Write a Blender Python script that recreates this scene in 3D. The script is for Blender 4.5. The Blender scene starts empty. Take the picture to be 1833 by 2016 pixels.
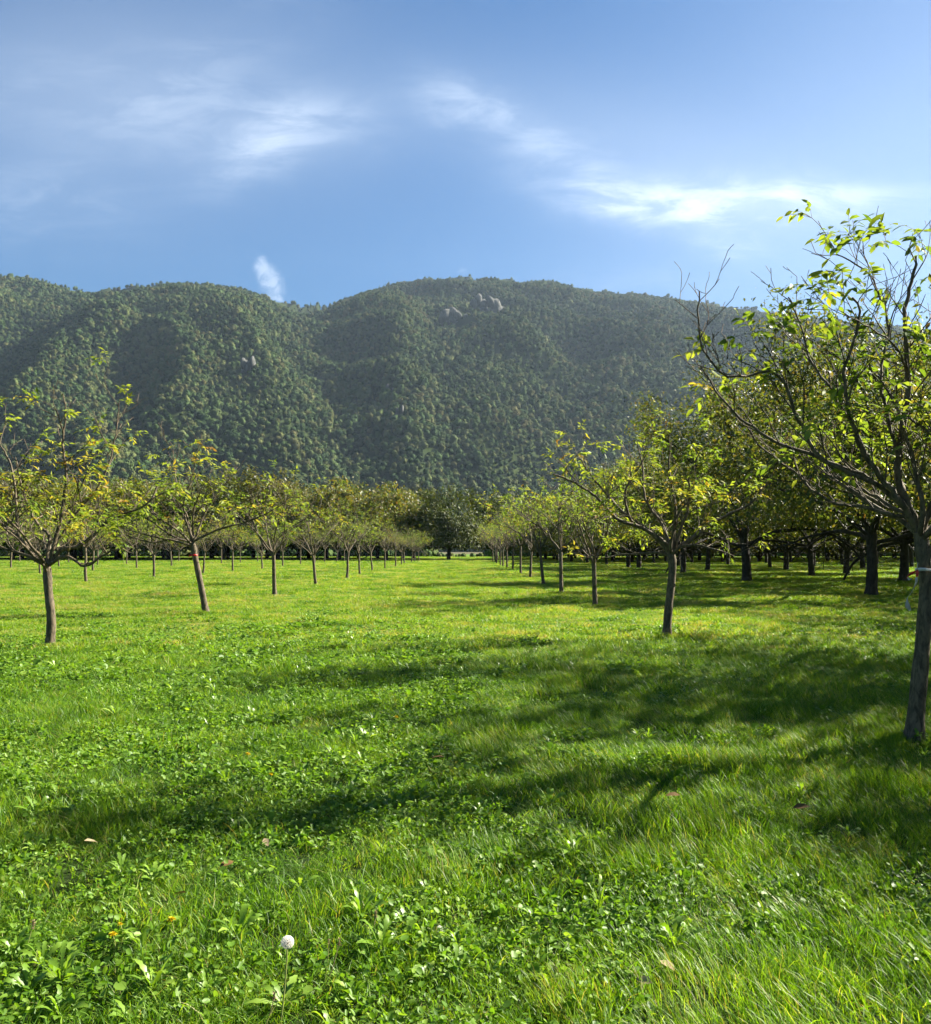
import bpy, math, random
import numpy as np
from mathutils import Vector, Matrix, noise as mnoise

scene = bpy.context.scene
COL = scene.collection
R = math.radians

# ------------------------------------------------------------------ camera
F_PX = 1778.0            # focal length measured on the 1833 px wide view of the photo
CX, CY = 916.5, 1083.0   # vanishing point / horizon on that view
CAMZ = 1.6
cam_d = bpy.data.cameras.new('camera')
cam = bpy.data.objects.new('camera', cam_d)
COL.objects.link(cam)
cam.location = (0, 0, CAMZ)
cam.rotation_euler = (R(90), 0, 0)
cam_d.sensor_fit = 'AUTO'
cam_d.sensor_width = 36.0
cam_d.lens = 36.0 * F_PX / 2016.0
cam_d.shift_y = (CY - 1008.0) / 2016.0
cam_d.clip_start = 0.05
cam_d.clip_end = 20000
scene.camera = cam

# ------------------------------------------------------------------ light
SUN_AZ, SUN_EL = 67.0, 34.5      # clockwise from +Y (view direction)
sd = Vector((math.sin(R(SUN_AZ)) * math.cos(R(SUN_EL)), math.cos(R(SUN_AZ)) * math.cos(R(SUN_EL)), math.sin(R(SUN_EL))))
sl = bpy.data.lights.new('sun', 'SUN')
sl.energy = 5.0
sl.angle = R(0.53)
sl.color = (1.0, 0.93, 0.80)
so = bpy.data.objects.new('sun', sl)
COL.objects.link(so)
so.rotation_euler = (-sd).to_track_quat('-Z', 'Y').to_euler()

scene.view_settings.view_transform = 'Standard'
scene.view_settings.look = 'None'
scene.view_settings.exposure = 2.25
scene.view_settings.gamma = 1.0
scene.view_settings.use_curve_mapping = False
cy = scene.cycles
cy.use_denoising = True
try:
    cy.denoiser = 'OPENIMAGEDENOISE'
except Exception:
    pass
cy.use_adaptive_sampling = True
cy.adaptive_threshold = 0.02
cy.max_bounces = 6
cy.diffuse_bounces = 3
cy.glossy_bounces = 2
cy.transmission_bounces = 4
cy.transparent_max_bounces = 8
cy.volume_bounces = 0
cy.sample_clamp_indirect = 6.0
cy.caustics_reflective = False
cy.caustics_refractive = False
try:
    scene.render.use_persistent_data = False
except Exception:
    pass

# ------------------------------------------------------------------ node helpers
class NT:
    def __init__(s, tree):
        s.t = tree
        s.n = tree.nodes
        s.l = tree.links
    def node(s, kind, **kw):
        nd = s.n.new(kind)
        for k, v in kw.items():
            setattr(nd, k, v)
        return nd
    def set(s, sock, v):
        if isinstance(v, bpy.types.NodeSocket):
            s.l.new(v, sock)
        elif isinstance(v, bpy.types.Node):
            s.l.new(v.outputs[0], sock)
        else:
            sock.default_value = v
    def math(s, op, a, b=None, c=None, clamp=False):
        nd = s.node('ShaderNodeMath', operation=op, use_clamp=clamp)
        s.set(nd.inputs[0], a)
        if b is not None: s.set(nd.inputs[1], b)
        if c is not None: s.set(nd.inputs[2], c)
        return nd.outputs[0]
    def noise(s, vec, scale, detail=3, rough=0.5, dist=0.0):
        nd = s.node('ShaderNodeTexNoise')
        if vec is not None: s.set(nd.inputs['Vector'], vec)
        nd.inputs['Scale'].default_value = scale
        nd.inputs['Detail'].default_value = detail
        nd.inputs['Roughness'].default_value = rough
        nd.inputs['Distortion'].default_value = dist
        return nd.outputs[0]
    def mix(s, f, a, b, blend='MIX'):
        nd = s.node('ShaderNodeMix', data_type='RGBA', blend_type=blend)
        s.set(nd.inputs[0], f)
        s.set(nd.inputs[6], a if not isinstance(a, tuple) else (*a[:3], 1))
        s.set(nd.inputs[7], b if not isinstance(b, tuple) else (*b[:3], 1))
        return nd.outputs[2]
    def ramp(s, f, stops):
        nd = s.node('ShaderNodeValToRGB')
        s.set(nd.inputs[0], f)
        cr = nd.color_ramp
        while len(cr.elements) < len(stops): cr.elements.new(0.5)
        for e, (p, c) in zip(cr.elements, stops):
            e.position = p
            e.color = (*c[:3], 1)
        return nd.outputs[0]
    def maprange(s, v, a, b, c=0.0, d=1.0, smooth=True):
        nd = s.node('ShaderNodeMapRange')
        if smooth: nd.interpolation_type = 'SMOOTHSTEP'
        s.set(nd.inputs[0], v)
        for i, q in enumerate((a, b, c, d)): nd.inputs[i + 1].default_value = q
        return nd.outputs[0]

# ------------------------------------------------------------------ world : Nishita sky with thin cirrus
world = bpy.data.worlds.new('World')
scene.world = world
world.use_nodes = True
w = NT(world.node_tree)
w.n.clear()
SKY_STRENGTH = 0.051
sky = w.node('ShaderNodeTexSky', sky_type='NISHITA')
sky.sun_disc = False
sky.sun_elevation = R(SUN_EL)
sky.sun_rotation = R(SUN_AZ)
sky.altitude = 300
sky.air_density = 1.0
sky.dust_density = 0.6
sky.ozone_density = 2.0
hs = w.node('ShaderNodeHueSaturation')
hs.inputs['Saturation'].default_value = 1.44
hs.inputs['Hue'].default_value = 0.504
hs.inputs['Value'].default_value = 0.53
w.set(hs.inputs['Color'], sky)
tc = w.node('ShaderNodeTexCoord')
sep = w.node('ShaderNodeSeparateXYZ')
w.set(sep.inputs[0], tc.outputs['Generated'])
X_, Y_, Z_ = sep.outputs
ysafe = w.math('MAXIMUM', Y_, 0.05)
A_ = w.math('DIVIDE', X_, ysafe)
B_ = w.math('DIVIDE', Z_, ysafe)
comb = w.node('ShaderNodeCombineXYZ')
w.set(comb.inputs[0], A_); w.set(comb.inputs[1], B_)
AB = comb.outputs[0]
# warp for wispy edges
wn1 = w.node('ShaderNodeTexNoise'); w.set(wn1.inputs['Vector'], AB)
wn1.inputs['Scale'].default_value = 7.0; wn1.inputs['Detail'].default_value = 5; wn1.inputs['Roughness'].default_value = 0.6
sepn = w.node('ShaderNodeSeparateColor'); w.set(sepn.inputs[0], wn1.outputs['Color'])
Aw = w.math('ADD', A_, w.math('MULTIPLY', w.math('SUBTRACT', sepn.outputs[0], 0.5), 0.07))
Bw = w.math('ADD', B_, w.math('MULTIPLY', w.math('SUBTRACT', sepn.outputs[1], 0.5), 0.05))
map1 = w.node('ShaderNodeMapping'); w.set(map1.inputs[0], AB)
map1.inputs['Rotation'].default_value = (0, 0, R(38)); map1.inputs['Scale'].default_value = (1.0, 3.4, 1)
streak = w.noise(map1.outputs[0], 9.0, 7, 0.62, 0.5)
streak = w.maprange(streak, 0.38, 0.66)
fine = w.noise(AB, 30.0, 6, 0.65, 0.3)

def blob(u, v, ru, rv, rot, amp, wa=1.0):
    a0, b0 = (u - CX) / F_PX, (CY - v) / F_PX
    a = w.math('SUBTRACT', Aw if wa else A_, a0)
    b = w.math('SUBTRACT', Bw if wa else B_, b0)
    c, s = math.cos(R(rot)), math.sin(R(rot))
    p = w.math('ADD', w.math('MULTIPLY', a, c), w.math('MULTIPLY', b, s))
    q = w.math('SUBTRACT', w.math('MULTIPLY', b, c), w.math('MULTIPLY', a, s))
    p = w.math('DIVIDE', p, ru / F_PX); q = w.math('DIVIDE', q, rv / F_PX)
    r2 = w.math('ADD', w.math('MULTIPLY', p, p), w.math('MULTIPLY', q, q))
    return w.math('MULTIPLY', w.math('POWER', 2.71828, w.math('MULTIPLY', r2, -1.0)), amp)

def total(items):
    acc = None
    for it in items:
        acc = it if acc is None else w.math('ADD', acc, it)
    return acc
wisps = total([
    blob(590, 250, 120, 50, 14, 0.48), blob(500, 300, 120, 50, 28, 0.40), blob(300, 205, 330, 90, -6, 0.30),
    blob(905, 205, 90, 45, -20, 0.5), blob(1010, 245, 110, 40, -25, 0.4), blob(1130, 320, 150, 50, -20, 0.4),
    blob(1240, 385, 150, 38, -8, 0.75), blob(1420, 395, 200, 42, -3, 0.92), blob(1630, 392, 180, 44, 2, 0.75),
    blob(1410, 462, 75, 34, -30, 0.75), blob(1180, 395, 90, 28, 0, 0.4), blob(60, 400, 200, 70, 0, 0.3),
    blob(1270, 560, 260, 40, 0, 0.18), blob(420, 120, 260, 80, 30, 0.16)])
wisps = w.math('MULTIPLY', w.math('MULTIPLY', wisps, 0.50), w.math('ADD', w.math('MULTIPLY', streak, 0.72), w.math('ADD', w.math('MULTIPLY', fine, 0.35), 0.10)))
soft = total([blob(1650, 380, 560, 300, 0, 0.17, 0), blob(600, 250, 260, 90, 8, 0.10, 0), blob(1900, 120, 420, 420, 0, 0.06, 0), blob(180, 170, 520, 260, 0, 0.20, 0), blob(1250, 300, 420, 120, -18, 0.12, 0)])
puff = total([blob(530, 550, 22, 36, 28, 1.3, 0), blob(514, 522, 12, 18, 0, 0.9, 0), blob(548, 580, 15, 28, 10, 0.9, 0), blob(912, 535, 14, 12, 0, 0.5, 0)])
pn = w.noise(AB, 44.0, 7, 0.62, 0.9)
puff = w.maprange(w.math('MULTIPLY', puff, w.maprange(pn, 0.25, 0.72, 0.25, 1.15)), 0.10, 1.15)
cl = w.math('ADD', w.math('ADD', wisps, soft), w.math('MULTIPLY', puff, 0.42))
cl = w.math('MULTIPLY', cl, w.math('GREATER_THAN', Y_, 0.06), clamp=True)
cl = w.math('MINIMUM', cl, 0.92)
skyc = w.mix(cl, hs.outputs[0], (4.4, 5.0, 5.8))
bg = w.node('ShaderNodeBackground'); w.set(bg.inputs[0], skyc); bg.inputs[1].default_value = SKY_STRENGTH
wo = w.node('ShaderNodeOutputWorld'); w.set(wo.inputs[0], bg)

# ------------------------------------------------------------------ geometry helpers
def tag(o, label=None, cat=None, group=None, kind=None):
    if label: o['label'] = label
    if cat: o['category'] = cat
    if group: o['group'] = group
    if kind: o['kind'] = kind
    return o

def empty(name, loc=(0, 0, 0), rz=0.0):
    o = bpy.data.objects.new(name, None)
    COL.objects.link(o)
    o.empty_display_size = 0.3
    o.location = loc
    o.rotation_euler = (0, 0, rz)
    return o

def mesh_np(name, V, F, attrs=None, mats=(), smooth=False, matidx=None):
    V = np.asarray(V, dtype=np.float32); F = np.asarray(F, dtype=np.int32)
    me = bpy.data.meshes.new(name)
    n, m, k = len(V), len(F), F.shape[1]
    me.vertices.add(n); me.vertices.foreach_set('co', V.ravel())
    me.loops.add(m * k); me.loops.foreach_set('vertex_index', F.ravel())
    me.polygons.add(m)
    me.polygons.foreach_set('loop_start', np.arange(0, m * k, k, dtype=np.int32))
    me.polygons.foreach_set('loop_total', np.full(m, k, dtype=np.int32))
    if matidx is not None: me.polygons.foreach_set('material_index', np.asarray(matidx, dtype=np.int32))
    if smooth: me.polygons.foreach_set('use_smooth', np.ones(m, dtype=bool))
    for an, av in (attrs or {}).items():
        a = me.attributes.new(an, 'FLOAT', 'POINT'); a.data.foreach_set('value', np.asarray(av, dtype=np.float32))
    for mt in mats: me.materials.append(mt)
    me.update(calc_edges=True)
    me.validate()
    return me

def obj(name, me, parent=None, loc=None):
    o = bpy.data.objects.new(name, me)
    COL.objects.link(o)
    if parent is not None: o.parent = parent
    if loc is not None: o.location = loc
    return o

def nrm(a):
    return a / np.maximum(np.linalg.norm(a, axis=-1, keepdims=True), 1e-9)

def gz(x, y):
    """height of the meadow"""
    x = np.asarray(x, dtype=float); y = np.asarray(y, dtype=float)
    z = 0.030 * np.sin(x * 0.9 + 1.3) * np.sin(y * 0.55 + 0.4) + 0.022 * np.sin(x * 2.1 - y * 1.3 + 2.0) + 0.05 * np.sin(x * 0.16 + 0.5) * np.sin(y * 0.11)
    return z * np.clip((260 - y) / 60, 0, 1)

def pix(u, v, d):
    return np.array([(u - CX) * d / F_PX, d, CAMZ - (v - CY) * d / F_PX])

# ------------------------------------------------------------------ materials
def new_mat(name):
    m = bpy.data.materials.new(name); m.use_nodes = True
    t = NT(m.node_tree); t.n.clear()
    out = t.node('ShaderNodeOutputMaterial')
    return m, t, out

def leafy(name, stops, trans=0.45, rough=0.45, spec=0.35, attr='tint', objvar=0.12, tmul=(1.5, 1.45, 0.7), patch=None, valvar=0.0):
    """thin leaf: diffuse + translucent + a little gloss; colour by leaf tint"""
    m, t, out = new_mat(name)
    at = t.node('ShaderNodeAttribute', attribute_name=attr)
    oi = t.node('ShaderNodeObjectInfo')
    f = t.math('ADD', at.outputs['Fac'], t.math('MULTIPLY', t.math('SUBTRACT', oi.outputs['Random'], 0.5), objvar))
    if patch:
        geo = t.node('ShaderNodeNewGeometry')
        pn = t.noise(geo.outputs['Position'], patch[0], 3, 0.55)
        f = t.math('ADD', f, t.math('MULTIPLY', t.math('SUBTRACT', pn, 0.5), patch[1]))
    col = t.ramp(f, stops)
    d = t.node('ShaderNodeBsdfPrincipled')
    t.set(d.inputs['Base Color'], col)
    d.inputs['Roughness'].default_value = rough
    d.inputs['Specular IOR Level'].default_value = spec
    tr = t.node('ShaderNodeBsdfTranslucent')
    t.set(tr.inputs[0], t.mix(1.0, col, tmul, 'MULTIPLY'))
    mx = t.node('ShaderNodeMixShader'); mx.inputs[0].default_value = trans
    t.set(mx.inputs[1], d.outputs[0]); t.set(mx.inputs[2], tr.outputs[0])
    t.set(out.inputs[0], mx)
    return m

def bark(name, dark, light, scale=18.0):
    m, t, out = new_mat(name)
    tcn = t.node('ShaderNodeTexCoord')
    mp = t.node('ShaderNodeMapping'); t.set(mp.inputs[0], tcn.outputs['Object'])
    mp.inputs['Scale'].default_value = (1, 1, 0.35)
    n1 = t.noise(mp.outputs[0], scale, 6, 0.65, 0.4)
    n2 = t.noise(tcn.outputs['Object'], 3.0, 3, 0.5)
    col = t.mix(t.maprange(n1, 0.3, 0.7), dark, light)
    col = t.mix(t.maprange(n2, 0.5, 0.75, 0, 0.5), col, tuple(c * 0.55 + 0.05 for c in light))
    d = t.node('ShaderNodeBsdfPrincipled'); t.set(d.inputs['Base Color'], col)
    d.inputs['Roughness'].default_value = 0.8
    d.inputs['Specular IOR Level'].default_value = 0.25
    b = t.node('ShaderNodeBump'); b.inputs['Strength'].default_value = 0.7; b.inputs['Distance'].default_value = 0.012
    t.set(b.inputs['Height'], n1); t.set(d.inputs['Normal'], b)
    t.set(out.inputs[0], d)
    return m

def plain(name, col, rough=0.6, spec=0.3, trans=0.0):
    m, t, out = new_mat(name)
    n = t.noise(t.node('ShaderNodeTexCoord').outputs['Object'], 30, 3, 0.5)
    c = t.mix(t.maprange(n, 0.3, 0.7, 0, 1), tuple(x * 0.82 for x in col), tuple(min(1, x * 1.1) for x in col))
    d = t.node('ShaderNodeBsdfPrincipled'); t.set(d.inputs['Base Color'], c)
    d.inputs['Roughness'].default_value = rough; d.inputs['Specular IOR Level'].default_value = spec
    if trans:
        tr = t.node('ShaderNodeBsdfTranslucent'); t.set(tr.inputs[0], c)
        mx = t.node('ShaderNodeMixShader'); mx.inputs[0].default_value = trans
        t.set(mx.inputs[1], d.outputs[0]); t.set(mx.inputs[2], tr.outputs[0]); t.set(out.inputs[0], mx)
    else:
        t.set(out.inputs[0], d)
    return m

G0, G1, G2, YG, YE, BR = (0.026, 0.050, 0.008), (0.060, 0.110, 0.012), (0.125, 0.185, 0.018), (0.21, 0.245, 0.03), (0.33, 0.26, 0.03), (0.10, 0.058, 0.018)
M_LEAF = leafy('walnut_leaf', [(0.0, G1), (0.36, (0.135, 0.200, 0.024)), (0.66, (0.235, 0.275, 0.040)), (0.86, YE), (0.97, (0.20, 0.12, 0.03))], 0.46, 0.55, 0.2, objvar=0.08)
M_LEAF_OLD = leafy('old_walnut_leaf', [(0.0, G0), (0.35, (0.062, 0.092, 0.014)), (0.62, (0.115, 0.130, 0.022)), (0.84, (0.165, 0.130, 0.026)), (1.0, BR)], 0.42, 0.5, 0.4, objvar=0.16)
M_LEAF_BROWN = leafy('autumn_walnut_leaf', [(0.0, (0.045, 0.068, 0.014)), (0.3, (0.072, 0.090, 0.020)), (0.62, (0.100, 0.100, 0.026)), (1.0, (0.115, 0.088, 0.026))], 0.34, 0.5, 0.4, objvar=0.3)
M_LEAF_PALE = leafy('pale_walnut_leaf', [(0.0, G1), (0.3, (0.095, 0.13, 0.024)), (0.62, (0.15, 0.155, 0.04)), (1.0, (0.19, 0.14, 0.05))], 0.42, 0.5, 0.4, objvar=0.2)
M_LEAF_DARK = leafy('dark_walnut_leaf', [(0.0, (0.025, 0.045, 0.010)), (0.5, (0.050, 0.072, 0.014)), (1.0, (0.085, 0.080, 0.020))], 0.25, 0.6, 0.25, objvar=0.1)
M_BARK = bark('walnut_bark', (0.034, 0.027, 0.016), (0.150, 0.118, 0.072), 26)
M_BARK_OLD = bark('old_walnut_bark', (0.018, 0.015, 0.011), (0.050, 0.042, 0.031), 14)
GRASS_STOPS = [(0.0, (0.026, 0.075, 0.005)), (0.4, (0.068, 0.165, 0.009)), (0.75, (0.158, 0.272, 0.017)), (0.92, (0.225, 0.31, 0.035)), (1.0, (0.28, 0.26, 0.10))]
M_GRASS = leafy('grass_blade', GRASS_STOPS, 0.46, 0.48, 0.30, objvar=0.42, tmul=(1.62, 1.5, 0.4), patch=(0.5, 0.6))
M_CLOVER = leafy('clover_leaf', [(0.0, (0.045, 0.11, 0.010)), (0.5, (0.10, 0.20, 0.016)), (1.0, (0.20, 0.30, 0.04))], 0.42, 0.5, 0.28, objvar=0.25, tmul=(1.45, 1.45, 0.5), patch=(0.5, 0.3))
M_WEED = leafy('dandelion_leaf', [(0.0, (0.075, 0.15, 0.014)), (0.5, (0.14, 0.25, 0.02)), (1.0, (0.25, 0.35, 0.05))], 0.42, 0.4, 0.45, objvar=0.25, tmul=(1.5, 1.5, 0.5))

# ------------------------------------------------------------------ tubes and leaves
class Wood:
    def __init__(s):
        s.V = []; s.F = []; s.n = 0
    def tube(s, P, rad, sides=6):
        P = np.asarray(P, dtype=float); rad = np.asarray(rad, dtype=float)
        T = np.gradient(P, axis=0); T = nrm(T)
        up = np.array([0.13, 0.21, 1.0]) if abs(T[0][2]) < 0.9 else np.array([1.0, 0.17, 0.0])
        a = nrm(np.cross(T, up)); b = np.cross(T, a)
        ang = np.arange(sides) * 2 * math.pi / sides
        ring = P[:, None, :] + rad[:, None, None] * (a[:, None, :] * np.cos(ang)[None, :, None] + b[:, None, :] * np.sin(ang)[None, :, None])
        m = len(P)
        s.V.append(ring.reshape(-1, 3))
        i = np.arange(m - 1)[:, None] * sides; j = np.arange(sides)[None, :]; j2 = (j + 1) % sides
        f = np.stack([i + j, i + j2, i + sides + j2, i + sides + j], -1).reshape(-1, 4) + s.n
        s.F.append(f); s.n += m * sides
    def mesh(s, name, mat):
        return mesh_np(name, np.concatenate(s.V), np.concatenate(s.F), mats=[mat], smooth=True)

LEAF_HI_T = np.array([[0, 0, 0], [.33, .5, .12], [.33, 0, .02], [.33, -.5, .12], [.70, .36, .04], [.70, 0, -.06], [.70, -.36, .04], [1, 0, -.22]])
LEAF_HI_F = np.array([[0, 2, 1], [0, 3, 2], [1, 2, 5], [1, 5, 4], [2, 3, 6], [2, 6, 5], [4, 5, 7], [5, 6, 7]])
LEAF_LO_T = np.array([[0, 0, 0], [.45, .5, .10], [1, 0, -.15], [.45, -.5, .10]])
LEAF_LO_F = np.array([[0, 3, 2], [0, 2, 1]])

def leaves_mesh(name, base, d, nv, L, Wd, tint, mat, hi=False):
    T, F = (LEAF_HI_T, LEAF_HI_F) if hi else (LEAF_LO_T, LEAF_LO_F)
    d = nrm(d); side = nrm(np.cross(nv, d)); n = np.cross(d, side)
    V = (base[:, None, :] + d[:, None, :] * (T[None, :, 0:1] * L[:, None, None]) + side[:, None, :] * (T[None, :, 1:2] * Wd[:, None, None])
         + n[:, None, :] * (T[None, :, 2:3] * L[:, None, None] * 0.55))
    k = len(T)
    Fa = (F[None] + (np.arange(len(base)) * k)[:, None, None]).reshape(-1, 3)
    return mesh_np(name, V.reshape(-1, 3), Fa, attrs={'tint': np.repeat(tint, k)}, mats=[mat], smooth=hi)

def compound(rng, pts, dirs, per, size, tintf, spread=0.9, pairs=3, rach=None):
    """compound walnut leaves: 'per' rachises on every twig point, paired leaflets plus an end leaflet"""
    n = len(pts) * per
    P = np.repeat(pts, per, 0); D = np.repeat(dirs, per, 0)
    rd = nrm(D * (1.0 - 0.3 * spread) + rng.normal(0, spread * 0.62, (n, 3)) + np.array([0, 0, 0.10]))
    rl = size * rng.uniform(1.5, 2.9, n)
    tt = np.clip(tintf(P) + rng.normal(0, 0.10, n), 0, 1)
    out_b, out_d, out_n, out_L, out_t = [], [], [], [], []
    side = nrm(np.cross(rd, np.array([0, 0, 1.0]) + rng.normal(0, 0.25, (n, 3))))
    for k in range(pairs * 2 + 1):
        f = 1.0 if k == pairs * 2 else 0.32 + 0.62 * (k // 2) / pairs
        sgn = 0 if k == pairs * 2 else (1 if k % 2 else -1)
        b = P + rd * (rl * f)[:, None]
        b[:, 2] -= rl * f * f * 0.34
        dd = rd * (0.55 if sgn else 1.0) + side * sgn * 0.8 + np.array([0, 0, -0.34 - 0.25 * f]) + rng.normal(0, 0.16, (n, 3))
        keep = rng.random(n) < (0.93 if k > 1 else 0.75)
        out_b.append(b[keep]); out_d.append(nrm(dd)[keep])
        nn = nrm(np.cross(dd, side) * 0.3 + np.array([0, 0, 1.0]) + rng.normal(0, 0.35, (n, 3)))
        out_n.append(nn[keep])
        out_L.append((size * rng.uniform(0.75, 1.2, n) * (1.1 if sgn == 0 else 0.75 + 0.3 * f))[keep])
        out_t.append((tt + rng.normal(0, 0.05, n))[keep])
    b, d, nn, L, t = map(np.concatenate, (out_b, out_d, out_n, out_L, out_t))
    rachis = (P, rd, rl)
    return b, d, nn, L, np.clip(t, 0, 1), rachis

def smooth_line(P, step):
    """Catmull-Rom through control points"""
    P = np.asarray(P, dtype=float)
    Q = np.vstack([2 * P[0] - P[1], P, 2 * P[-1] - P[-2]])
    out = []
    for i in range(1, len(Q) - 2):
        p0, p1, p2, p3 = Q[i - 1], Q[i], Q[i + 1], Q[i + 2]
        n = max(1, int(np.linalg.norm(p2 - p1) / step))
        for k in range(n):
            t = k / n
            out.append(0.5 * ((2 * p1) + (-p0 + p2) * t + (2 * p0 - 5 * p1 + 4 * p2 - p3) * t * t + (-p0 + 3 * p1 - 3 * p2 + p3) * t ** 3))
    out.append(P[-1])
    return np.array(out)

class Tree:
    def __init__(s, seed, sides=6):
        s.rng = np.random.default_rng(seed); s.w = Wood(); s.lp = []; s.ld = []; s.sides = sides
        s.tips = []
    def line(s, P, r0, r1, level):
        n = len(P); rad = r1 + (r0 - r1) * (1 - np.linspace(0, 1, n)) ** 0.9
        s.w.tube(P, rad, max(3, s.sides - level) if level else s.sides + 2)
        return rad
    def limb(s, P, r0, level, cfg):
        """spawn children on a limb whose centre line is P"""
        rng = s.rng
        n = len(P)
        seg = np.linalg.norm(np.diff(P, axis=0), axis=1); cum = np.concatenate([[0], np.cumsum(seg)]); L = cum[-1]
        r1 = max(cfg['rtip'], r0 * (0.30 if level < cfg['max'] else 0.4))
        rad = s.line(P, r0, r1, level)
        T = nrm(np.gradient(P, axis=0))
        if level < cfg['max']:
            gap = cfg['gap'][level]
            t = L * cfg['first'][level] + rng.uniform(0, gap)
            side = rng.choice([-1, 1])
            while t < L * 0.98:
                i = min(n - 1, int(np.searchsorted(cum, t)))
                d = T[i]
                perp = nrm(np.cross(d, rng.normal(0, 1, 3)))
                hor = np.array([-d[1], d[0], 0.0])
                if np.linalg.norm(hor) > 0.2: perp = nrm(0.75 * side * nrm(hor) + 0.5 * perp + np.array([0, 0, 0.35]))
                side = -side
                ang = R(rng.uniform(*cfg['ang']))
                cd = nrm(d * math.cos(ang) + perp * math.sin(ang))
                cl = cfg['len'][level] * rng.uniform(0.55, 1.2) * (1.0 - 0.35 * t / L)
                cr = min(rad[i] * 0.72, cl * cfg['slim'])
                s.grow(P[i], cd, cl, max(cr, cfg['rtip']), level + 1, cfg)
                t += gap * rng.uniform(0.6, 1.5)
        if level >= cfg['leaf']:
            m = max(1, int(L / cfg['lgap'] + rng.random()))
            for k in range(m):
                if rng.random() > cfg['ldens']: continue
                i = int((n - 1) * (1 - (k / max(1, m)) * 0.75))
                s.lp.append(P[i]); s.ld.append(T[i])
        s.tips.append(P[-1])
    def grow(s, start, d, L, r, level, cfg):
        rng = s.rng
        n = max(3, int(L / cfg['seg']) + 1)
        P = [np.array(start, dtype=float)]
        d = np.array(d, dtype=float)
        bend = rng.normal(0, cfg['bend'], 3)
        for k in range(n):
            d = nrm(d + bend * 0.35 + rng.normal(0, cfg['wob'], 3) + np.array([0, 0, cfg['up'] * (1.0 - d[2])]))
            P.append(P[-1] + d * (L / n))
        s.limb(np.array(P), r, level, cfg)

YOUNG = dict(max=3, leaf=2, gap=[0.25, 0.28, 0.22], first=[0.18, 0.2, 0.25], len=[1.0, 0.55, 0.30], ang=(28, 62), slim=0.017, rtip=0.0035,
             seg=0.10, bend=0.20, wob=0.10, up=0.10, lgap=0.26, ldens=0.62)

def make_tree(name, tr, leafmat, barkmat, size=0.11, per=2, hi=False, tint=(0.45, 0.12), wratio=0.42, dense=1.0, pairs=3, topbare=None, topbright=0.0, rachis=False, keepf=None):
    rng = tr.rng
    pts = np.array(tr.lp); dirs = np.array(tr.ld)
    zmin, zmax = pts[:, 2].min(), pts[:, 2].max()
    if topbare is not None:
        f = (pts[:, 2] - zmin) / (zmax - zmin)
        keep = rng.random(len(pts)) < np.clip(1 - topbare * np.clip((f - 0.45) / 0.55, 0, 1), 0, 1)
        pts, dirs = pts[keep], dirs[keep]
    if keepf is not None:
        k = rng.random(len(pts)) < keepf(pts)
        pts, dirs = pts[k], dirs[k]
    if dense < 1:
        k = rng.random(len(pts)) < dense
        pts, dirs = pts[k], dirs[k]
    off = rng.uniform(0, 50, 3)
    def tf(P):
        g = np.array([mnoise.noise(Vector((p + off) * 1.1)) for p in P])
        return tint[0] + g * 0.32 + rng.normal(0, tint[1], len(P)) + topbright * (P[:, 2] - zmin) / (zmax - zmin)
    b, d, nn, L, t, (RP, RD, RL) = compound(rng, pts, dirs, per, size, tf, pairs=pairs)
    cm = leaves_mesh('crown', b, d, nn, L, L * wratio, t, leafmat, hi)
    if rachis:
        for p, q, l in zip(RP, RD, RL):
            f = np.linspace(0, 1, 4)[:, None]
            line = p + q * l * f; line[:, 2] -= (l * f * f * 0.34)[:, 0]
            tr.w.tube(line, [0.0022, 0.0018, 0.0015, 0.001], 3)
    wm = tr.w.mesh('trunk', barkmat)
    return wm, cm

def place_tree(name, wm, cm, loc, rz=0.0, scale=(1, 1, 1), leafmat=None):
    t = empty(name, loc, rz); t.scale = scale
    a = obj('trunk', wm, t); c = obj('crown', cm, t)
    if leafmat is not None:
        c.material_slots[0].link = 'OBJECT'; c.material_slots[0].material = leafmat
    return t

def trunk_line(pts, r0, r1, tr, flare=1.35):
    P = smooth_line(pts, 0.12)
    n = len(P); f = np.linspace(0, 1, n)
    rad = r0 + (r1 - r0) * f
    rad = rad * (1 + (flare - 1) * 1.5 * np.exp(-f * 11)) * (1 + 0.05 * np.sin(f * 23)) * (1 + 0.16 * np.exp(-((f - 1) * 9) ** 2))
    rad[-1] *= 0.9
    tr.w.tube(P, rad, 14)
    tip = P[-1] + nrm(P[-1] - P[-2]) * rad[-1] * 0.45
    tr.w.tube(np.array([P[-1], (P[-1] + tip) / 2, tip]), [rad[-1], rad[-1] * 0.8, 0.004], 14)

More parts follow.
